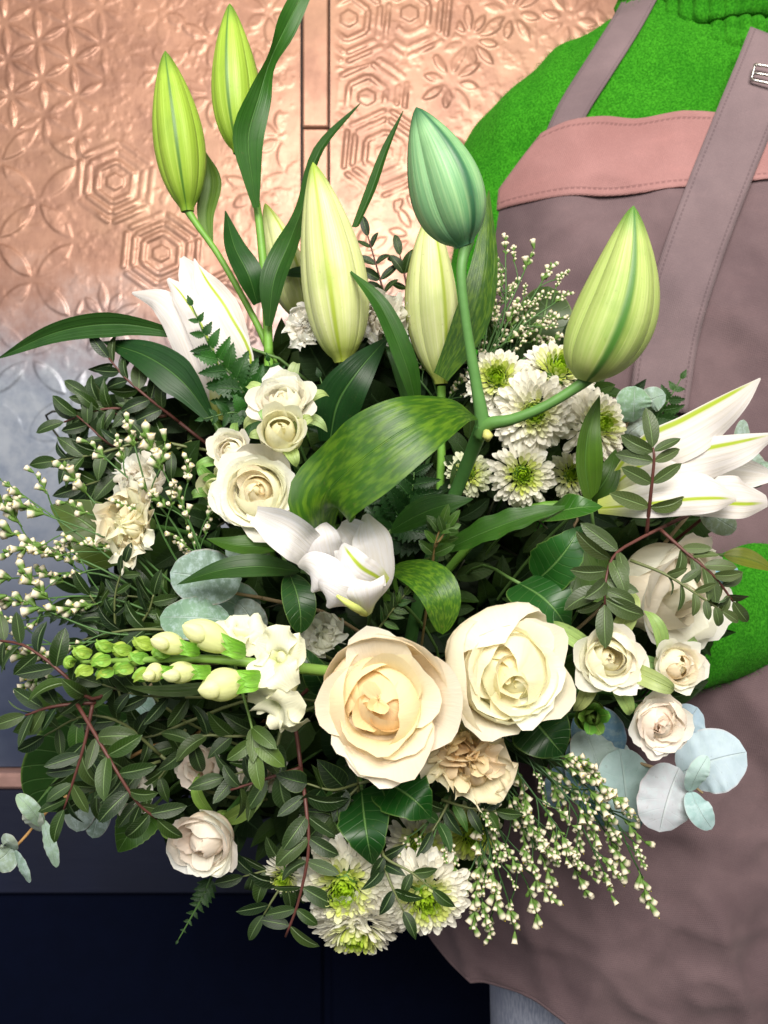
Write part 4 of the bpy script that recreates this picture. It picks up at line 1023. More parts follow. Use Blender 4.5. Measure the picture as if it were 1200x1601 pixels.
lily_bud(C_, P(472, 500, .63), P(414, 318, .62), 62, BUD_PALE, roll=.5, bow=.1, fat=.42)
lleaf(C_, [(500, 432, .60), (470, 426, .605), (436, 430, .61)], [2, 9, 1], col=S(44, 96, 44))
to_hub(C_, P(474, 504, .63), Vector((-.1, 0, .3)), .0026, GS, seed=3)
D = lily('tall pale lily bud standing in the middle of the bouquet', (537, 600, .565))
ltube(D, [(545, 640, .575), (540, 600, .57), (536, 560, .565)], [.0032, .003, .0036], S(110, 150, 60), 10)
lily_bud(D, P(536, 566, .565), P(489, 254, .545), 104, BUD_PALE, roll=-.10, bow=.10, fat=.40, ridge=.06)
lleaf(D, [(652, 640, .555), (634, 570, .535), (595, 480, .53), (544, 421, .54)], [8, 19, 15, 1], col=S(52, 112, 46), facing=(.5, -1, 0))
lleaf(D, [(556, 356, .575), (580, 300, .58), (603, 235, .58), (630, 174, .575)], [8, 12, 9, 1], col=S(46, 100, 44), facing=(-.9, -1, .1))
lleaf(D, [(515, 690, .56), (528, 630, .55), (560, 580, .545), (606, 527, .56)], [18, 36, 26, 2], col=S(22, 70, 36), facing=(.35, -1, .3), fold=.15)
to_hub(D, P(545, 640, .575), Vector((-.1, 0, .3)), .003, GS, seed=4)
E = lily('narrower pale lily bud behind the blue-green bud', (692, 610, .59))
lily_bud(E, P(690, 600, .585), P(672, 328, .57), 82, BUD_PALE, roll=.30, bow=-.1, fat=.45, ridge=.07)
lleaf(E, [(690, 590, .56), (735, 510, .55), (757, 420, .548), (764, 298, .56)], [14, 29, 22, 1], mat=MOTTLED, col=S(56, 110, 34), facing=(-.35, -1, .1))
lleaf(E, [(640, 620, .58), (625, 560, .575), (606, 528, .58), (601, 548, .58)], [14, 17, 10, 1], col=S(46, 100, 44))
to_hub(E, P(690, 604, .585), Vector((0, 0, .3)), .003, GS, seed=5)
# forked stem with two tulip-shaped buds and the big mottled leaf
F_ = lily('forked lily stem with blue-green and lime buds and broad mottled leaf', (708, 785, .52))
SG = S(82, 124, 60)
ltube(F_, [(700, 800, .525), (718, 755, .515), (738, 705, .50), (755, 664, .485)], [.0045, .0042, .0042, .0046], S(70, 116, 56))
ltube(F_, [(752, 680, .488), (753, 655, .484), (744, 600, .478), (729, 510, .47), (721, 435, .465), (724, 400, .465), (731, 376, .465)], [.0040, .0042, .0033, .0028, .0028, .0031, .0040], S(84, 128, 66))
ltube(F_, [(748, 684, .489), (762, 664, .483), (800, 656, .476), (850, 636, .470), (900, 606, .466), (922, 588, .465)], [.0040, .0042, .0033, .0029, .0032, .0044], SG)
lily_bud(F_, P(727, 384, .466), P(650, 168, .447), 116, BUD_BLUE, roll=.28, bow=.12, fat=.40, ridge=.04, groove=.12, tipr=.10)
lily_bud(F_, P(915, 594, .465), P(990, 322, .435), 132, BUD_LIME, roll=-.05, bow=.30, fat=.36, ridge=.04, groove=.12, tipr=.08)
lleaf(F_, [(746, 655, .48), (715, 642, .455), (650, 662, .43), (570, 715, .43), (508, 775, .45), (500, 835, .475)], [2, 26, 52, 66, 60, 24], mat=MOTTLED, col=S(58, 116, 32), facing=(.25, -1, .55), n=40, m=13, fold=.10, cup=-.10)
V, Fc = tube_vf([P(762, 690, .482), P(762, 682, .480), P(760, 674, .482)], [.001, .0034, .002], 8)
link('bract', mesh('bract', np.array(V) - np.array(F_.location), Fc, None, STEM), F_, S(190, 190, 110))
to_hub(F_, P(700, 800, .525), Vector((.1, -.1, .3)), .0045, S(70, 116, 56), seed=6)
# half open white lily, upper left
Gl = lily('half opened white lily with curled petal tips at upper left', (345, 660, .60), 'lily_bloom')
def lpetal(th, pts, w, back=True, col=S(246, 242, 240), urange=(-1, 1), **k):
    Ym = float(np.mean([p[2] for p in pts])); k.setdefault('n', 32); k.setdefault('m', 13); k.setdefault('fold', 0); k.setdefault('wave', .10)
    G = ribbon([P(*p) for p in pts], [x * K * Ym for x in w], urange=urange, **k)
    uv = gridUV(k['n'], k['m']); uv[..., 0] = .5 + .5 * (urange[0] + (urange[1] - urange[0]) * uv[..., 0])
    return link('petal', grid_mesh('petal', tw(th, G), LILYP if back else LILYW, uv=uv), th, col)
WL = S(230, 226, 225)
lpetal(Gl, [(342, 655, .602), (366, 590, .59), (345, 500, .588), (305, 440, .592), (284, 402, .60)], [8, 26, 36, 24, 4], back=False, cup=.25, seed=4, col=WL)
lpetal(Gl, [(330, 655, .595), (316, 590, .575), (288, 515, .57), (250, 470, .575), (207, 458, .592)], [14, 30, 30, 20, 2], cup=-.35, seed=2, back=False, col=WL, wave=.06)
lpetal(Gl, [(350, 655, .592), (392, 570, .572), (358, 490, .565), (324, 440, .57), (304, 404, .582)], [16, 30, 34, 26, 2], cup=-.35, seed=3, col=WL, urange=(-1, .16), facing=(.2, -1, 0), wave=.05)
lpetal(Gl, [(340, 655, .590), (345, 590, .566), (318, 515, .560), (285, 462, .565), (262, 436, .575)], [16, 26, 26, 18, 3], cup=-.35, seed=7, col=WL, wave=.05)
to_hub(Gl, P(336, 652, .60), Vector((-.1, 0, .3)), .003, GS, seed=7)
# white lily pointing right
Hl = lily('white lily pointing sideways to the right edge in front of the apron', (935, 795, .53), 'lily_bloom')
lpetal(Hl, [(938, 772, .52), (1000, 692, .50), (1070, 655, .498), (1135, 620, .502), (1185, 592, .52)], [14, 56, 60, 46, 3], urange=(-.10, 1), cup=-.22, seed=11, wave=.20, waves=2.2, col=WL)
lpetal(Hl, [(935, 780, .523), (1000, 728, .508), (1092, 704, .502), (1160, 690, .506), (1222, 676, .525)], [10, 40, 50, 36, 3], urange=(-.34, 1), cup=-.2, seed=12, wave=.22, waves=2.6, col=WL)
lpetal(Hl, [(932, 795, .512), (1000, 789, .492), (1070, 781, .487), (1115, 779, .487), (1150, 780, .496)], [14, 34, 40, 34, 6], urange=(-1, .62), cup=-.28, seed=13, wave=.20, waves=2.0, col=WL)
lpetal(Hl, [(940, 792, .53), (1030, 788, .522), (1110, 786, .512), (1160, 788, .51), (1200, 786, .522)], [8, 26, 40, 40, 12], urange=(-1, .55), cup=-.25, seed=14, wave=.30, waves=2.6, col=WL)
lpetal(Hl, [(940, 790, .538), (1020, 750, .54), (1090, 735, .54), (1150, 740, .54), (1208, 745, .54)], [8, 26, 32, 28, 8], back=False, cup=.3, seed=15, wave=.2, col=WL)
to_hub(Hl, P(935, 785, .525), Vector((.3, -.05, .02)), .003, GS, seed=8)
# white lily opening towards the lens in the middle
Il = lily('opening white lily bud with yellow-green ribs in the centre, above the largest rose', (566, 958, .50), 'lily_bloom')
WH = S(230, 228, 231)
def ip(pts, w, **k): return lpetal(Il, pts, w, col=WH, **k)
ip([(540, 930, .485), (500, 880, .472), (474, 852, .462), (446, 830, .458), (402, 806, .472)], [14, 26, 30, 30, 14], back=False, cup=.35, seed=21, wave=.30, waves=1.6)
ip([(545, 930, .486), (520, 890, .474), (508, 860, .466), (502, 835, .464), (496, 810, .474)], [14, 24, 28, 24, 5], back=False, cup=-.25, seed=26, wave=.16, waves=1.5)
ip([(566, 956, .486), (604, 908, .470), (603, 860, .462), (592, 828, .464), (574, 804, .476)], [10, 34, 46, 42, 8], cup=-.38, seed=22, facing=(.45, -1, .1), back=False, urange=(-1, .35), wave=.16, waves=1.4)
ip([(564, 956, .488), (575, 900, .480), (560, 860, .474), (545, 836, .470), (528, 822, .476)], [10, 34, 40, 30, 8], cup=.30, seed=28, back=False, wave=.2, waves=1.5)
ip([(606, 912, .462), (586, 900, .452), (565, 887, .446), (548, 868, .446), (536, 851, .454)], [20, 44, 46, 34, 8], cup=-.30, seed=23, urange=(-1, .42), wave=.10)
ip([(556, 950, .470), (525, 922, .450), (502, 902, .446), (482, 886, .452), (463, 884, .466)], [12, 30, 32, 24, 5], cup=-.45, seed=24, facing=(-.4, -1, -.1), back=False, wave=.2, waves=1.4)
ip([(570, 958, .466), (545, 948, .446), (525, 936, .440), (508, 922, .442), (494, 910, .452)], [8, 22, 26, 20, 6], cup=-.4, seed=27, facing=(-.2, -1, -.5), back=False, wave=.25, waves=1.3)
ip([(572, 959, .466), (566, 938, .444), (560, 920, .438), (556, 905, .440), (553, 890, .450)], [10, 34, 44, 40, 14], cup=-.42, seed=25, facing=(.15, -1, -.35), back=False, wave=.22, waves=1.4)
V, Fc = tube_vf([P(572, 960, .464), P(558, 952, .443), P(542, 942, .4365), P(526, 931, .4365)], [.0015, .0022, .0018, .0008], 7, 10)
link('rib', mesh('rib', np.array(V) - np.array(Il.matrix_world.translation), Fc, None, STEM), Il, S(190, 200, 110))
to_hub(Il, P(566, 958, .485), Vector((0, -.1, -.3)), .003, GS, seed=9)
# ------------------------------------------------------------------ snapdragon
J = thing('snapdragon', 'snapdragon spike of green buds and pale yellow florets lying to the left', 'snapdragon', P(500, 1045, .48))
inv = J.matrix_world.inverted()
sp = [(520, 1050, .485), (430, 1040, .468), (320, 1030, .462), (210, 1032, .47), (112, 1036, .485)]
tube('stem', [inv @ P(*q) for q in sp], [.0034, .0030, .0024, .0018, .001], STEM, J, 8, 24, S(120, 156, 70))
def ovoid(name, a, b, wpx, mat, col, flat=.5, n=12, m=12, lobe=0.0):
    a, b = Vector(a), Vector(b); v = np.linspace(0, 1, n); R = wpx * .5 * K * a.y
    r = R * np.maximum(np.sin(PI * v ** flat) ** .7, .05)
    V, F = tube_vf([inv @ a.lerp(b, q) for q in v], r.tolist(), m); V = np.array(V)
    if lobe:
        Vn = V.reshape(n, m, 3); c = Vn.mean(1, keepdims=True); k = 1 + lobe * np.sin(np.linspace(0, 2 * PI, m, endpoint=False) * 2)[None, :, None] * np.linspace(0, 1, n)[:, None, None]; V = (c + (Vn - c) * k).reshape(-1, 3)
    return link(name, mesh(name, V, F, gridUV(n, m), mat), J, col)
rs = np.random.RandomState(6)
gb = [(112, 1036, 100, 1034, 22), (138, 1022, 112, 1018, 24), (140, 1046, 116, 1052, 22), (168, 1030, 140, 1036, 26), (172, 1014, 148, 1006, 22), (172, 1048, 148, 1056, 22), (200, 1018, 172, 1012, 26), (204, 1042, 174, 1048, 28), (226, 1030, 200, 1026, 26), (238, 1010, 206, 1002, 26), (236, 1050, 206, 1060, 24), (262, 1018, 236, 1020, 28)]
for (x0, y0, x1, y1, w) in gb:
    Yb_ = .462 + .02 * rs.rand() * .8; ovoid('bud', P(x0, y0, Yb_), P(x1, y1, Yb_ - .004), w, SEPAL, S(150 + rs.randint(30), 196, 88), .8)
    for s_ in (-1, 1):
        G = leafpx((x0 + 6, y0), (x1 + 2, y1 + s_ * 7), w * .62, Yb_ - .003, Yb_ - .006, bow=s_ * 5, arch=.003, prof='ovate', n=9, m=5, fold=.2)
        link('bud_scale', grid_mesh('bud_scale', tw(J, G), SEPAL), J, S(126 + rs.randint(30), 180, 70))
yb = [(300, 1018, 238, 996, 34), (318, 1050, 256, 1052, 34), (372, 1020, 288, 974, 46), (396, 1062, 312, 1076, 52), (262, 1050, 226, 1052, 30)]
for (x0, y0, x1, y1, w) in yb:
    ovoid('floret', P(x0, y0, .458), P(x1, y1, .45), w, SNAP, S(236, 240, 176), 1.25, 16, 16, .10)
    ovoid('floret_lip', P(x0 + (x1 - x0) * .55, y0 + (y1 - y0) * .55 + 6, .450), P(x1 - 3, y1 + 3, .444), w * .62, SNAP, S(240, 242, 188), .9, 12, 12, .15)
    for s_ in (-1, 0, 1):
        G = leafpx((x0 + 12, y0 + s_ * 6), (x0 + (x1 - x0) * .32, y0 + (y1 - y0) * .32 + s_ * w * .36), w * .42, .452, .446, bow=s_ * 4, arch=.004, prof='ovate', n=9, m=5)
        link('sepal', grid_mesh('sepal', tw(J, G), SEPAL), J, S(122, 178, 60))
# open florets: ruffled lobes round a throat
for (cx, cy, Y, r, d, sd) in ((438, 1026, .455, 46, (-.6, .3), 1), (436, 1094, .463, 47, (-.5, -.6), 2), (376, 998, .478, 38, (.2, 1.2), 3)):
    z = Vector((d[0], -1, d[1])).normalized(); M_ = frame(P(cx, cy, Y), z); R = r * K * Y
    ml = inv @ M_
    for k in range(5):
        a = k * 2 * PI / 5 + .3; rr = np.random.RandomState(sd * 10 + k); ca, sa = math.cos(a), math.sin(a); L = R * (.95 + .2 * rr.rand())
        pts = [(ca * R * .06, sa * R * .06, -R * .30), (ca * L * .30, sa * L * .30, R * (.05 + .25 * rr.rand())), (ca * L * .72, sa * L * .72, R * (.25 * rr.rand())), (ca * L * 1.06, sa * L * 1.06, R * (.35 * rr.rand() - .15))]
        G = ribbon(pts, [R * .20, R * .50, R * .66, R * .30], n=14, m=13, facing=(0, 0, 1), fold=0, cup=.10, wave=.42, waves=1.6, seed=sd * 7 + k)
        link('petal', grid_mesh('petal', G, SNAP), J, S(243, 242, 214), ml)
    V, F = tube_vf([(0, 0, -R * 1.0), (0, 0, -R * .6), (0, 0, -R * .2), (0, 0, R * .02), (0, 0, R * .06)], [R * .22, R * .30, R * .30, R * .16, R * .03], 12)
    link('throat', mesh('throat', V, F, gridUV(5, 12), SNAP), J, S(244, 242, 200), ml)
to_hub(J, P(520, 1050, .485), Vector((-.3, 0, 0)), .003, S(120, 156, 70), seed=10)
# ------------------------------------------------------------------ named foliage
def D(px, py, off=0.0): return dome(px, py) + off
def wleaf(label, a, b, wpx, off=0.0, ya=None, yb=None, col=None, mat=None, prof='lance', name='lily_leaf', cat='leaf', bow=0, arch=.015, group=None, stem=True, **k):
    Ya = ya if ya else D(*a) + off; Yb = yb if yb else D(*b) + off
    k.setdefault('n', 22); k.setdefault('m', 9)
    return single_leaf(name, label, cat, leafpx(a, b, wpx, Ya, Yb, bow, arch, prof=prof, **k), mat or LILYLEAF, col or S(48, 98, 36), group, stem)
wleaf('long arching dark lily leaf reaching the left edge of the photo', (290, 524), (-6, 562), 40, ya=.585, yb=.60, bow=34, arch=.01, facing=(0, -1, -.55), col=S(52, 106, 58), prof='lily', roll=.0)
wleaf('dark lily leaf sloping down to the right below the long left one', (330, 655), (160, 534), 62, ya=.58, yb=.60, bow=24, arch=.012, facing=(-.3, -1, .2), col=S(30, 82, 42), prof='lily')
wleaf('striped lily leaf curling down between the two large roses', (612, 886), (692, 992), 66, ya=.505, yb=.475, bow=-34, arch=.02, facing=(.1, -1, .5), col=S(60, 120, 36), mat=MOTTLED, prof='oval')
wleaf('narrow dark leaf lying across the round eucalyptus leaf', (470, 893), (276, 914), 40, ya=.49, yb=.485, bow=16, arch=.01, facing=(0, -1, .6), col=S(40, 86, 36), prof='lance')
wleaf('dark upright leaf with rusty edge right of the round eucalyptus', (452, 896), (470, 990), 52, ya=.49, yb=.48, bow=-6, arch=.01, facing=(.3, -1, .1), col=S(32, 84, 42), mat=BROAD, prof='oval')
wleaf('light green pointed leaf in front of the upper chrysanthemums', (922, 782), (937, 618), 52, ya=.51, yb=.50, bow=-14, arch=.012, facing=(.4, -1, .1), col=S(80, 132, 54), prof='ovate', fold=.4)
wleaf('darker companion leaf right of the light green pointed leaf', (915, 785), (962, 702), 46, ya=.525, yb=.52, bow=10, arch=.01, facing=(-.3, -1, .1), col=S(58, 102, 40), prof='ovate')
wleaf('wavy leaf with a long point running right under the chrysanthemums', (690, 862), (892, 792), 46, ya=.52, yb=.495, bow=-8, arch=.01, facing=(-.1, -1, .7), col=S(52, 106, 42), prof='lance', wave=.15)
wleaf('broad glossy leaf with a sharp right tip below the white lily', (838, 812), (942, 792), 58, ya=.52, yb=.49, bow=-6, arch=.014, facing=(0, -1, .7), col=S(50, 116, 36), mat=BROAD, prof='ovate')
wleaf('toothed dark leaf pointing up right, beside the sprig on the right', (838, 908), (908, 822), 78, ya=.515, yb=.495, bow=6, arch=.012, col=S(34, 104, 42), mat=BROAD, prof='ovate', name='broad_leaf', facing=(-.1, -1, .3), serr=16)
wleaf('large dark veined leaf above the three right spray roses', (812, 912), (890, 990), 96, ya=.515, yb=.50, bow=-10, arch=.015, col=S(34, 98, 46), mat=BROAD, prof='ovate', name='broad_leaf', facing=(.1, -1, .5))
wleaf('matte light green leaf behind the pinnate sprig at right', (955, 890), (862, 905), 100, ya=.55, yb=.53, bow=0, arch=.012, col=S(82, 128, 74), mat=BROAD, prof='ovate', name='broad_leaf', facing=(-.1, -1, .2))
wleaf('dark leaf under the mottled leaf and above the centre lily', (610, 830), (740, 780), 48, ya=.53, yb=.50, bow=-8, arch=.01, facing=(0, -1, .5), col=S(44, 96, 40), prof='lance')
wleaf('big toothed leaf pointing down below the largest rose, left one', (565, 1235), (582, 1352), 84, ya=.505, yb=.475, bow=2, arch=.02, col=S(24, 82, 36), mat=BROAD, prof='ovate', name='broad_leaf', facing=(-.15, -1, .25), serr=18, fold=.15)
wleaf('big toothed leaf pointing right below the largest rose, right one', (600, 1222), (674, 1278), 88, ya=.505, yb=.475, bow=-6, arch=.02, col=S(24, 92, 34), mat=BROAD, prof='ovate', name='broad_leaf', facing=(.25, -1, .3), serr=18, fold=.15)
wleaf('dark toothed leaf under the cream-yellow rose', (830, 1120), (880, 1180), 96, ya=.52, yb=.505, bow=0, arch=.012, col=S(28, 78, 40), mat=BROAD, prof='ovate', name='broad_leaf', facing=(.1, -1, -.1))
wleaf('dark green leaf sheltering the cream-yellow rose from below', (790, 1160), (800, 1108), 60, off=.06, col=S(26, 72, 40), mat=BROAD, prof='ovate', name='broad_leaf')
wleaf('pale olive leaf behind the far left carnation', (190, 880), (78, 790), 92, ya=.575, yb=.57, bow=14, arch=.012, col=S(84, 118, 66), mat=BROAD, prof='ovate', name='broad_leaf', facing=(.1, -1, .3))
wleaf('large shaded round leaf at the lower left edge of the bouquet', (205, 1120), (52, 1262), 140, ya=.58, yb=.57, bow=10, arch=.01, col=S(40, 84, 44), mat=BROAD, prof='oval', name='broad_leaf', facing=(.1, -1, -.1))
wleaf('notched leaf hanging below the half hidden carnation', (238, 1262), (184, 1332), 66, ya=.56, yb=.55, bow=4, arch=.012, col=S(58, 106, 44), mat=BROAD, prof='ovate', name='broad_leaf', facing=(-.1, -1, .2), serr=10)
wleaf('round grey-green leaf behind the upper limonium and the apron', (830, 560), (858, 448), 90, ya=.64, yb=.64, bow=4, arch=.01, col=S(64, 98, 62), mat=BROAD, prof='oval', name='broad_leaf')
wleaf('dark blade rising behind the lime bud against the apron', (872, 560), (920, 462), 46, ya=.63, yb=.63, bow=10, arch=.01, col=S(38, 66, 44), prof='lily')
wleaf('yellow-green leaf sticking out over the green sleeve', (1130, 868), (1215, 895), 32, ya=.58, yb=.59, bow=-6, arch=.006, col=S(120, 146, 62), prof='lance', facing=(0, -1, .5))
wleaf('dark blade crossing below the left lily stem', (352, 1068), (190, 1072), 20, ya=.49, yb=.49, bow=-10, arch=.004, col=S(74, 110, 64), prof='lance', facing=(0, -1, .4))
wleaf('small green leaf under the open spiral spray rose', (452, 846), (322, 842), 40, ya=.51, yb=.50, bow=-10, arch=.01, col=S(56, 104, 36), prof='lance', facing=(0, -1, .8))
wleaf('dark leaf stroke left of the largest rose by the snapdragon', (512, 1085), (470, 1010), 44, ya=.51, yb=.50, bow=0, arch=.01, col=S(30, 82, 40), mat=BROAD, prof='ovate')
# ---- eucalyptus
def euca(label, stem, leaves, seed, cols, hub=True, stemcol=S(150, 130, 100)):
    rs = np.random.RandomState(seed); p0 = P(*stem[0]); th = thing('eucalyptus_sprig', label, 'eucalyptus', p0); inv = th.matrix_world.inverted()
    tube('stem', [inv @ P(*q) for q in stem], [.0013, .0008], STEM, th, 6, 12, stemcol)
    for (ax, ay, bx, by, w, Y, *r) in leaves:
        fc = (r[0] if r else 0, -1, r[1] if len(r) > 1 else 0)
        G = leafpx((ax, ay), (bx, by), w, Y, Y - .008, rs.randn() * 2, .006, prof='round', n=26, m=11, facing=fc, fold=.03, cup=-.10, wave=.05)
        c = cols[rs.randint(len(cols))]; link('leaf', grid_mesh('leaf', tw(th, G), EUCA), th, [x * (.88 + .2 * rs.rand()) for x in c[:3]])
    if hub: to_hub(th, p0, P(*stem[1]) - p0, .0013, stemcol, seed=seed)
    return th
EB = [S(166, 182, 196), S(150, 170, 184), S(172, 184, 180)]
EG = [S(112, 140, 118), S(122, 148, 128), S(134, 156, 140)]
euca('silver-blue eucalyptus sprig with oval leaves over the apron at right', [(900, 1160, .54), (990, 1190, .525), (1062, 1214, .515), (1098, 1240, .51)],
     [(1062, 1200, 1030, 1300, 96, .512, .1, .1), (1060, 1210, 1166, 1176, 98, .522, -.1, .3), (1078, 1238, 1106, 1182, 34, .503), (1080, 1236, 1112, 1296, 40, .505), (1060, 1180, 1090, 1106, 68, .53), (985, 1300, 968, 1170, 100, .53, .2, 0), (915, 1140, 940, 1215, 74, .535, .2, .1), (980, 1165, 955, 1225, 70, .54)], 301, EB)
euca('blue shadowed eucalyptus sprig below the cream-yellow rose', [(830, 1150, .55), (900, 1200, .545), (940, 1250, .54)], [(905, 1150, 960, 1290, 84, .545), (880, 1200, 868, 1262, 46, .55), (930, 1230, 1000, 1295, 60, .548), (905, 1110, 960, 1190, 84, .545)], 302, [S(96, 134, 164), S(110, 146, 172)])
euca('round grey-green eucalyptus leaves at the left, under the spray roses', [(410, 935, .53), (360, 925, .52), (300, 900, .515)],
     [(378, 905, 266, 895, 88, .508, 0, .2), (362, 970, 250, 965, 74, .498, .1, .6), (400, 965, 330, 930, 70, .535), (420, 880, 352, 855, 56, .53), (408, 990, 372, 940, 46, .53)], 303, EG)
euca('pale narrow eucalyptus leaves hanging at the lower left edge', [(130, 1230, .57), (80, 1262, .56), (20, 1328, .555), (-20, 1345, .555)],
     [(66, 1292, 26, 1242, 26, .548, .3, .2), (66, 1282, 88, 1356, 26, .548, -.3, 0), (62, 1300, 40, 1258, 30, .552), (22, 1330, 46, 1380, 20, .548, -.4, 0), (18, 1325, -14, 1350, 50, .55, .2, .1), (20, 1330, 2, 1310, 26, .552)], 304, [S(150, 168, 146), S(138, 158, 138)], stemcol=S(170, 130, 80))
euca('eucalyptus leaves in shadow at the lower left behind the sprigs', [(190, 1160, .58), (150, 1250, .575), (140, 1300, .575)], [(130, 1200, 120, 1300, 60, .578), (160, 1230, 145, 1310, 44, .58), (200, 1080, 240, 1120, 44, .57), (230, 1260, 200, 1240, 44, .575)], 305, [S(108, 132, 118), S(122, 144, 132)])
euca('eucalyptus leaves behind the upper right chrysanthemums', [(960, 700, .59), (985, 650, .59), (1000, 610, .59)], [(990, 660, 992, 604, 58, .585), (1000, 640, 1040, 618, 40, .595), (975, 690, 1010, 660, 48, .60)], 306, EG)
euca('muted eucalyptus leaves hidden behind the white lily at the right edge', [(1080, 800, .57), (1130, 740, .57), (1180, 680, .57)], [(1160, 720, 1162, 656, 26, .565), (1190, 760, 1172, 700, 40, .575), (1150, 690, 1120, 745, 26, .57), (1100, 795, 1150, 828, 44, .56), (1180, 720, 1215, 745, 34, .57)], 307, [S(116, 136, 112), S(126, 144, 124)])
euca('small bluish eucalyptus tip at the right sprig by the sleeve', [(1120, 930, .55), (1138, 905, .53), (1150, 892, .525)], [(1132, 912, 1152, 888, 18, .522), (1130, 915, 1120, 890, 12, .524)], 308, [S(112, 148, 172)])
# ---- ferns
FC = [S(36, 98, 40), S(44, 112, 44), S(30, 86, 38)]
fern('bright toothed fern frond in front of the half opened white lily', [(404, 645, .56), (372, 600, .555), (330, 545, .55), (300, 478, .55)], 118, 9, 401, FC)
fern('fern tip right of the first frond, by the spray roses', [(450, 650, .575), (430, 600, .565), (420, 565, .56)], 90, 5, 402, FC)
fern('fern frond lying low beside the white spray roses', [(430, 655, .57), (370, 645, .555), (318, 655, .55)], 90, 5, 403, FC)
fern('fern frond behind the white lily at the right against the apron', [(1000, 690, .60), (1030, 650, .595), (1064, 592, .595)], 110, 7, 404, [S(58, 112, 60), S(50, 100, 56)])
fern('fern tip hanging below the lowest spray rose', [(330, 1372, .55), (312, 1410, .548), (278, 1470, .545)], 44, 8, 405, [S(52, 94, 62), S(44, 84, 56)])
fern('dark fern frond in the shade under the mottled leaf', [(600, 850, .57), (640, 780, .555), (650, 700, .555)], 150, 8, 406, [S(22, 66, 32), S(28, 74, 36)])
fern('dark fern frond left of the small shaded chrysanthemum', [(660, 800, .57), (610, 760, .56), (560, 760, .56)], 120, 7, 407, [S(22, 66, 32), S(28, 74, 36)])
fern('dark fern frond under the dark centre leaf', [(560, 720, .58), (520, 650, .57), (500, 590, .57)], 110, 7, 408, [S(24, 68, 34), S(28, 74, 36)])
fern('grey-green fern lying in the shade at far left', [(170, 980, .59), (110, 960, .585), (20, 972, .58)], 60, 8, 409, [S(52, 88, 58), S(44, 78, 52)])
# ---- pinnate dark-leaved sprigs
RED = S(84, 48, 42); SAGE = [S(74, 104, 74), S(66, 94, 68), S(84, 112, 80)]
OLV = S(96, 104, 64)
sprig('pinnate_sprig', 'forked red-stemmed sprig with small leaves reaching over the left edge', 'sprig', [[(176, 1078, .50), (140, 1092, .49), (95, 1050, .485), (40, 1010, .49), (-10, 1000, .50)], [(120, 1100, .49), (150, 1150, .478), (182, 1205, .47), (215, 1255, .47), (245, 1280, .475)], [(150, 1098, .495), (85, 1104, .49), (40, 1118, .49)], [(145, 1100, .495), (130, 1170, .49), (100, 1265, .49)]], PIST, 66, [6, 6, 3, 5], 501, GREY + DARK, RED, .0013, 52, start=[.25, .22, .4, .4])
sprig('pinnate_sprig', 'hanging sprig with a long bare tip left of the bottom chrysanthemums', 'sprig', [[(470, 1200, .50), (478, 1260, .485), (482, 1330, .478), (466, 1410, .478), (446, 1464, .48)], [(470, 1200, .50), (420, 1216, .495), (360, 1235, .495)]], PIST, 65, [7, 4], 502, GREY + DARK, RED, .0013, 66, start=[.15, .3], term=False)
sprig('pinnate_sprig', 'red-stemmed pinnate sprig in front of the half hidden cream rose, upward branch', 'sprig', [[(1010, 838, .50), (1016, 780, .485), (1022, 720, .478), (1020, 700, .478)]], PIST, 75, 4, 503, SAGE, RED, .0013, 62, start=.2, hub=False)
sprig('pinnate_sprig', 'pinnate sprig with leaf pairs hanging left of the half hidden cream rose', 'sprig', [[(1040, 822, .505), (1000, 842, 0.495), (960, 868, .482), (946, 910, .475), (945, 945, .472)]], PIST, 78, 6, 504, SAGE, RED, .0012, 66, start=.42)
sprig('pinnate_sprig', 'pinnate sprig running down the right side of the half hidden cream rose', 'sprig', [[(1032, 828, .50), (1070, 862, .49), (1115, 900, .485), (1145, 940, .49)]], PIST, 56, 6, 505, SAGE, RED, .0012, 52, start=.25, hub=False)
sprig('pinnate_sprig', 'thin pinnate sprig crossing low over the half hidden cream rose', 'sprig', [[(985, 876, .495), (1040, 898, .485), (1090, 930, .48), (1128, 955, .485)]], PIST, 46, 5, 506, SAGE, OLV, .001, 55, start=.3, hub=False)
sprig('pinnate_sprig', 'light green fork of leaflets under the snapdragon', 'sprig', [[(378, 1080, .49), (392, 1130, .482), (398, 1170, .478)]], PIST, 75, 2, 507, [S(88, 128, 68), S(76, 116, 60)], S(110, 140, 70), .001, 50, start=.5)
sprig('pinnate_sprig', 'upper left sprig with dark red stem behind the white lily', 'sprig', [[(280, 660, .60), (235, 625, .59), (195, 590, .59), (170, 560, .59)], [(250, 640, .60), (190, 700, .595), (120, 650, .59)], [(240, 640, .60), (160, 640, .595), (100, 660, .595)], [(260, 650, .60), (200, 655, .60), (140, 620, .60)]], PIST + RUSC, 56, [6, 5, 5, 5], 508, DARK + GREY, RED, .0012, 52)
sprig('pinnate_sprig', 'shadowed sprig between the upper left sprig and the carnation', 'sprig', [[(300, 700, .60), (230, 690, .595), (150, 710, .59), (90, 720, .595)], [(300, 690, .60), (220, 730, .60), (130, 760, .60)]], RUSC, 61, [6, 5], 509, DARK, OLV, .0012, 52)
sprig('pinnate_sprig', 'dark leafy sprig rising behind the tall pale lily bud at right', 'sprig', [[(605, 480, .65), (592, 430, .645), (575, 370, .645)], [(640, 470, .65), (632, 430, .645), (625, 400, .645)]], PIST, 41, [4, 3], 510, DARK, RED, .001, 50)
sprig('pinnate_sprig', 'dark sprig with oval leaves in front of the right bottom chrysanthemum', 'sprig', [[(592, 1318, .48), (604, 1342, .468), (640, 1362, .462), (676, 1390, .462)], [(596, 1330, .48), (606, 1370, .466), (630, 1424, .462)]], RUSC, 54, [2, 2], 511, DARK, OLV, .001, 48)
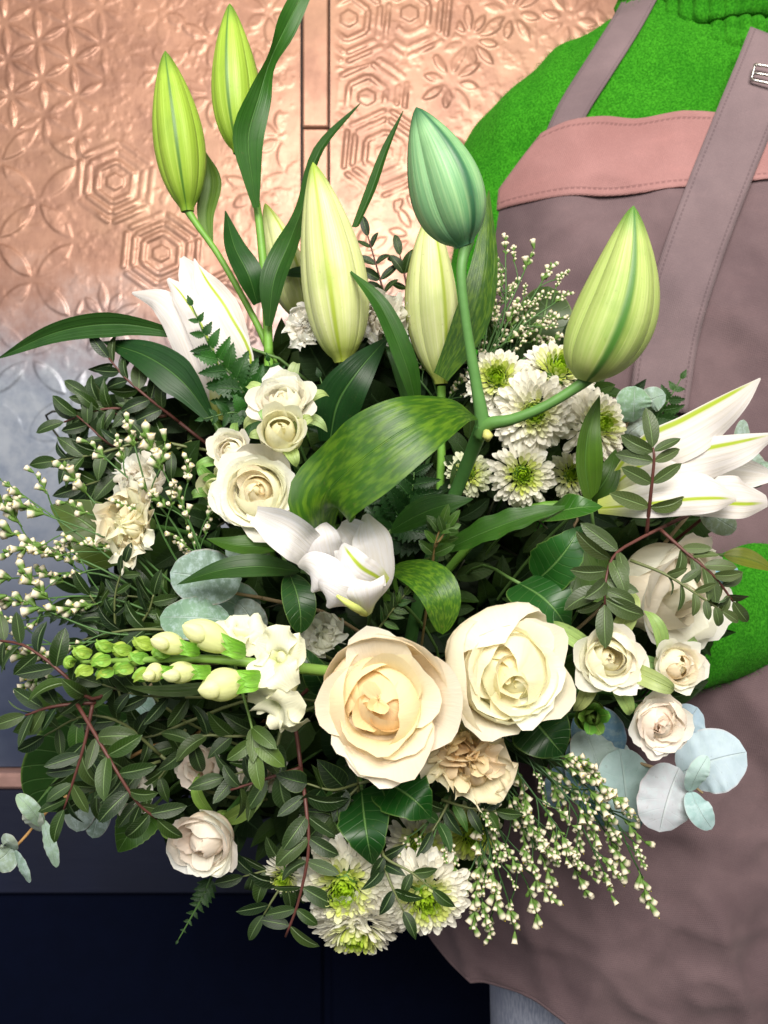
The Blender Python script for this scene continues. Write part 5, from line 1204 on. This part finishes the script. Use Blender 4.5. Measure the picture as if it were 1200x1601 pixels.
sprig('pinnate_sprig', 'tiny fresh green shoot above the striped curling leaf', 'sprig', [[(676, 880, .51), (680, 850, .50), (690, 820, .495)], [(680, 855, .50), (700, 825, .495)]], PIST, 41, [3, 2], 512, [S(76, 130, 56), S(60, 108, 50)], S(130, 110, 70), .0009, 45)
sprig('pinnate_sprig', 'fine needle-leaved shoot between the centre lily and the largest rose', 'sprig', [[(590, 985, .50), (612, 955, .49), (632, 930, .487)]], RUSC, 34, 5, 513, DARK + MIDG, OLV, .0008, 45)
sprig('pinnate_sprig', 'leafy sprig at the far left under the limonium', 'sprig', [[(190, 1010, .53), (160, 960, .52), (140, 930, .515)], [(200, 1000, .53), (230, 960, .52), (240, 930, .515)]], PIST, 53, [4, 3], 514, DARK, OLV, .001, 50)
sprig('pinnate_sprig', 'dark sprig under the forked red-stemmed one at lower left', 'sprig', [[(290, 1130, .54), (240, 1150, .53), (180, 1160, .525), (120, 1200, .525)], [(290, 1140, .54), (260, 1200, .535), (220, 1250, .53)]], RUSC, 63, [5, 4], 515, DARK, OLV, .0012, 52)
sprig('pinnate_sprig', 'dark sprig between the snapdragon and the hanging sprig', 'sprig', [[(430, 1130, .52), (380, 1150, .51), (320, 1150, .505), (290, 1170, .505)], [(440, 1140, .52), (420, 1190, .51), (350, 1215, .505)]], RUSC + PIST, 68, [4, 4], 516, DARK + GREY, OLV, .0012, 52)
sprig('pinnate_sprig', 'drooping leaves below the peach carnation', 'sprig', [[(700, 1255, .50), (690, 1275, .495), (675, 1300, .49)], [(690, 1250, .50), (730, 1262, .49), (775, 1268, .49)]], RUSC, 53, [2, 3], 517, DARK + MIDG, OLV, .001, 70)
sprig('pinnate_sprig', 'dark leaves tucked under the left flank of the largest rose', 'sprig', [[(560, 1225, .50), (520, 1235, .49), (480, 1225, .49)], [(560, 1230, .50), (530, 1260, .495), (500, 1290, .495)]], WIDE, 61, [2, 2], 518, DARK, OLV, .001, 52)
sprig('pinnate_sprig', 'small sprig left behind the lower sprigs against navy', 'sprig', [[(470, 1350, .54), (420, 1360, .535), (380, 1370, .535)], [(470, 1340, .54), (430, 1400, .53), (412, 1430, .53)]], PIST, 56, [3, 2], 519, GREY + DARK, OLV, .001, 55)
sprig('pinnate_sprig', 'thin arching sprig crossing the mid left limonium', 'sprig', [[(180, 990, .52), (180, 930, .51), (195, 880, .505)]], PIST, 41, 3, 520, DARK, OLV, .0008, 50)
sprig('pinnate_sprig', 'glossy dark sprig filling the lower left beside the large round leaf', 'sprig', [[(250, 1180, .53), (190, 1130, .515), (130, 1120, .51), (70, 1150, .515)], [(250, 1190, .53), (190, 1210, .515), (140, 1240, .51)]], PIST, 66, [5, 4], 521, DARK + MIDG[:1], OLV, .0012, 54)
sprig('pinnate_sprig', 'glossy dark sprig under the snapdragon tip', 'sprig', [[(330, 1090, .51), (270, 1090, .50), (210, 1085, .495), (160, 1070, .495)]], PIST, 62, 5, 522, DARK, OLV, .0011, 54)
sprig('pinnate_sprig', 'glossy dark sprig between limonium and snapdragon at the left', 'sprig', [[(330, 990, .53), (270, 985, .52), (200, 985, .515), (130, 1000, .52)], [(320, 980, .53), (250, 940, .525), (180, 930, .525)]], RUSC, 62, [5, 4], 523, DARK, OLV, .0011, 54)
# ---- limonium
def lim_tips(pts, Y, dy=.0): return [(x, y, Y + dy * (i % 3)) for i, (x, y) in enumerate(pts)]
limonium('limonium spray fanning out to the left edge with cream floret spikes', (300, 985, .53), lim_tips([(30, 770), (22, 835), (8, 905), (60, 800), (25, 940), (90, 905), (60, 950), (15, 1010), (72, 1062)], .51, .006), 84, 601, 2, bow=14)
limonium('limonium spray standing in front of the far left carnation', (330, 960, .535), lim_tips([(208, 690), (160, 712), (130, 765), (252, 730), (290, 800), (300, 845)], .505, .006), 72, 602, 2, bow=12)
limonium('limonium spray behind the upper chrysanthemums against the apron', (745, 600, .60), lim_tips([(790, 392), (822, 418), (850, 436), (872, 470), (800, 455), (780, 440), (765, 480), (835, 475), (842, 510), (795, 500), (770, 520), (815, 530), (752, 560), (850, 540)], .59, .008), 46, 603, 3, bow=8)
limonium('limonium spray cascading down at the lower right over the apron', (735, 1120, .53), lim_tips([(742, 1408), (798, 1420), (830, 1395), (772, 1370), (852, 1345), (905, 1366), (948, 1372), (1004, 1372), (960, 1320), (880, 1305), (985, 1285), (830, 1300), (930, 1240), (800, 1262), (870, 1230), (905, 1195)], .50, .008), 64, 604, 4, bow=12, droop=-.5, cols=(S(44, 76, 36),))
limonium('few limonium spikes under the peach carnation', (700, 1240, .51), lim_tips([(668, 1338), (655, 1310), (690, 1350), (745, 1255), (700, 1330)], .49, .004), 48, 605, 1, bow=8, droop=-.6)
limonium('limonium tips between the pale lily buds', (690, 640, .60), lim_tips([(655, 545), (640, 575), (668, 570), (706, 615), (720, 600)], .59, .004), 45, 606, 1, bow=8)
# ------------------------------------------------------------------ filler leaves between the flowers (shade of the depth put into their colours)
FILL = [(140, 640), (300, 590), (440, 540), (560, 500), (640, 510), (760, 520), (860, 560), (960, 650), (1020, 720), (1080, 830), (1090, 950), (1040, 1090), (900, 1150), (760, 1200), (740, 1300), (620, 1370), (500, 1380), (420, 1310), (270, 1250), (130, 1230), (80, 1130), (110, 1000), (150, 850), (150, 730)]
def inside(x, y):
    c = False; n = len(FILL)
    for i in range(n):
        (x1, y1), (x2, y2) = FILL[i], FILL[(i + 1) % n]
        if (y1 > y) != (y2 > y) and x < (x2 - x1) * (y - y1) / (y2 - y1) + x1: c = not c
    return c
rs = np.random.RandomState(77)
SHADE_GREENS = [tuple(q * .9 for q in c[:3]) for c in DARK]  # greens darkened to paint in the shade between the flowers
pts, tries = [], 0
while len(pts) < 125 and tries < 20000:
    tries += 1; x, y = rs.uniform(60, 1110), rs.uniform(480, 1390)
    if inside(x, y) and all((x - a) ** 2 + (y - b) ** 2 > 58 ** 2 for a, b in pts): pts.append((x, y))
for i, (x, y) in enumerate(pts):
    dx, dy = x - 640, y - 1000; L = math.hypot(dx, dy) + 1; a = math.atan2(dy, dx) + rs.randn() * .8
    ln = rs.uniform(60, 110); off = .080 + .045 * rs.rand()
    Y0 = dome(x, y) + off + .03; Y1 = dome(x, y) + off
    kind = i % 3; ex, ey = x + ln * .7 * math.cos(a), y + ln * .7 * math.sin(a)
    if not inside(ex, ey): ex, ey = x + 10, y + 10
    sprig('filler_sprig', ('broad leaved dark filler sprig deep in the shade between the flowers', 'pointed leaved dark filler sprig deep in the shade between the flowers', 'small oval leaved dark filler sprig deep in the shade between the flowers')[kind], 'sprig', [[(x - ln * .3 * math.cos(a), y - ln * .3 * math.sin(a), Y0), (x, y, (Y0 + Y1) / 2 - .006), (ex, ey, Y1)]], (FILLW, FILLN, FILLO)[kind], (100, 84, 70)[kind], (2, 3, 3)[kind], 900 + i, SHADE_GREENS, S(50, 52, 36), .001, 50, group=('broad leaved', 'pointed leaved', 'oval leaved')[kind] + ' dark filler sprigs between the flowers', start=.1)
# leafy backs: broad leaves closing the core of the bouquet behind the filler
core = []
tries = 0
while len(core) < 110 and tries < 20000:
    tries += 1; x, y = rs.uniform(60, 1110), rs.uniform(480, 1390)
    if inside(x, y) and all((x - a) ** 2 + (y - b) ** 2 > 58 ** 2 for a, b in core): core.append((x, y))
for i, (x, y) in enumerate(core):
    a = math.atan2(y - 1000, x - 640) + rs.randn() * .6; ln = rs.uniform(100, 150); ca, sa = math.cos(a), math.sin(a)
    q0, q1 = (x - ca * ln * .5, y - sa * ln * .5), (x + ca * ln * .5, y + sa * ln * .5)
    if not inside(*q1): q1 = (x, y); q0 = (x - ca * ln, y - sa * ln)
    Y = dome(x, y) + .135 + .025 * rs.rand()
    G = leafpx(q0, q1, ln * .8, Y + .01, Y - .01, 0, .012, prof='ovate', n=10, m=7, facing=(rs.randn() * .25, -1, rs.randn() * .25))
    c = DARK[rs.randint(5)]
    single_leaf('filler_leaf', 'broad dark leaf closing the shaded core of the bouquet', 'leaf', G, SHADED, [q * .5 for q in c[:3]], 'broad dark leaves in the core of the bouquet')  # green dimmed further: shade of the core put into the leaf colour
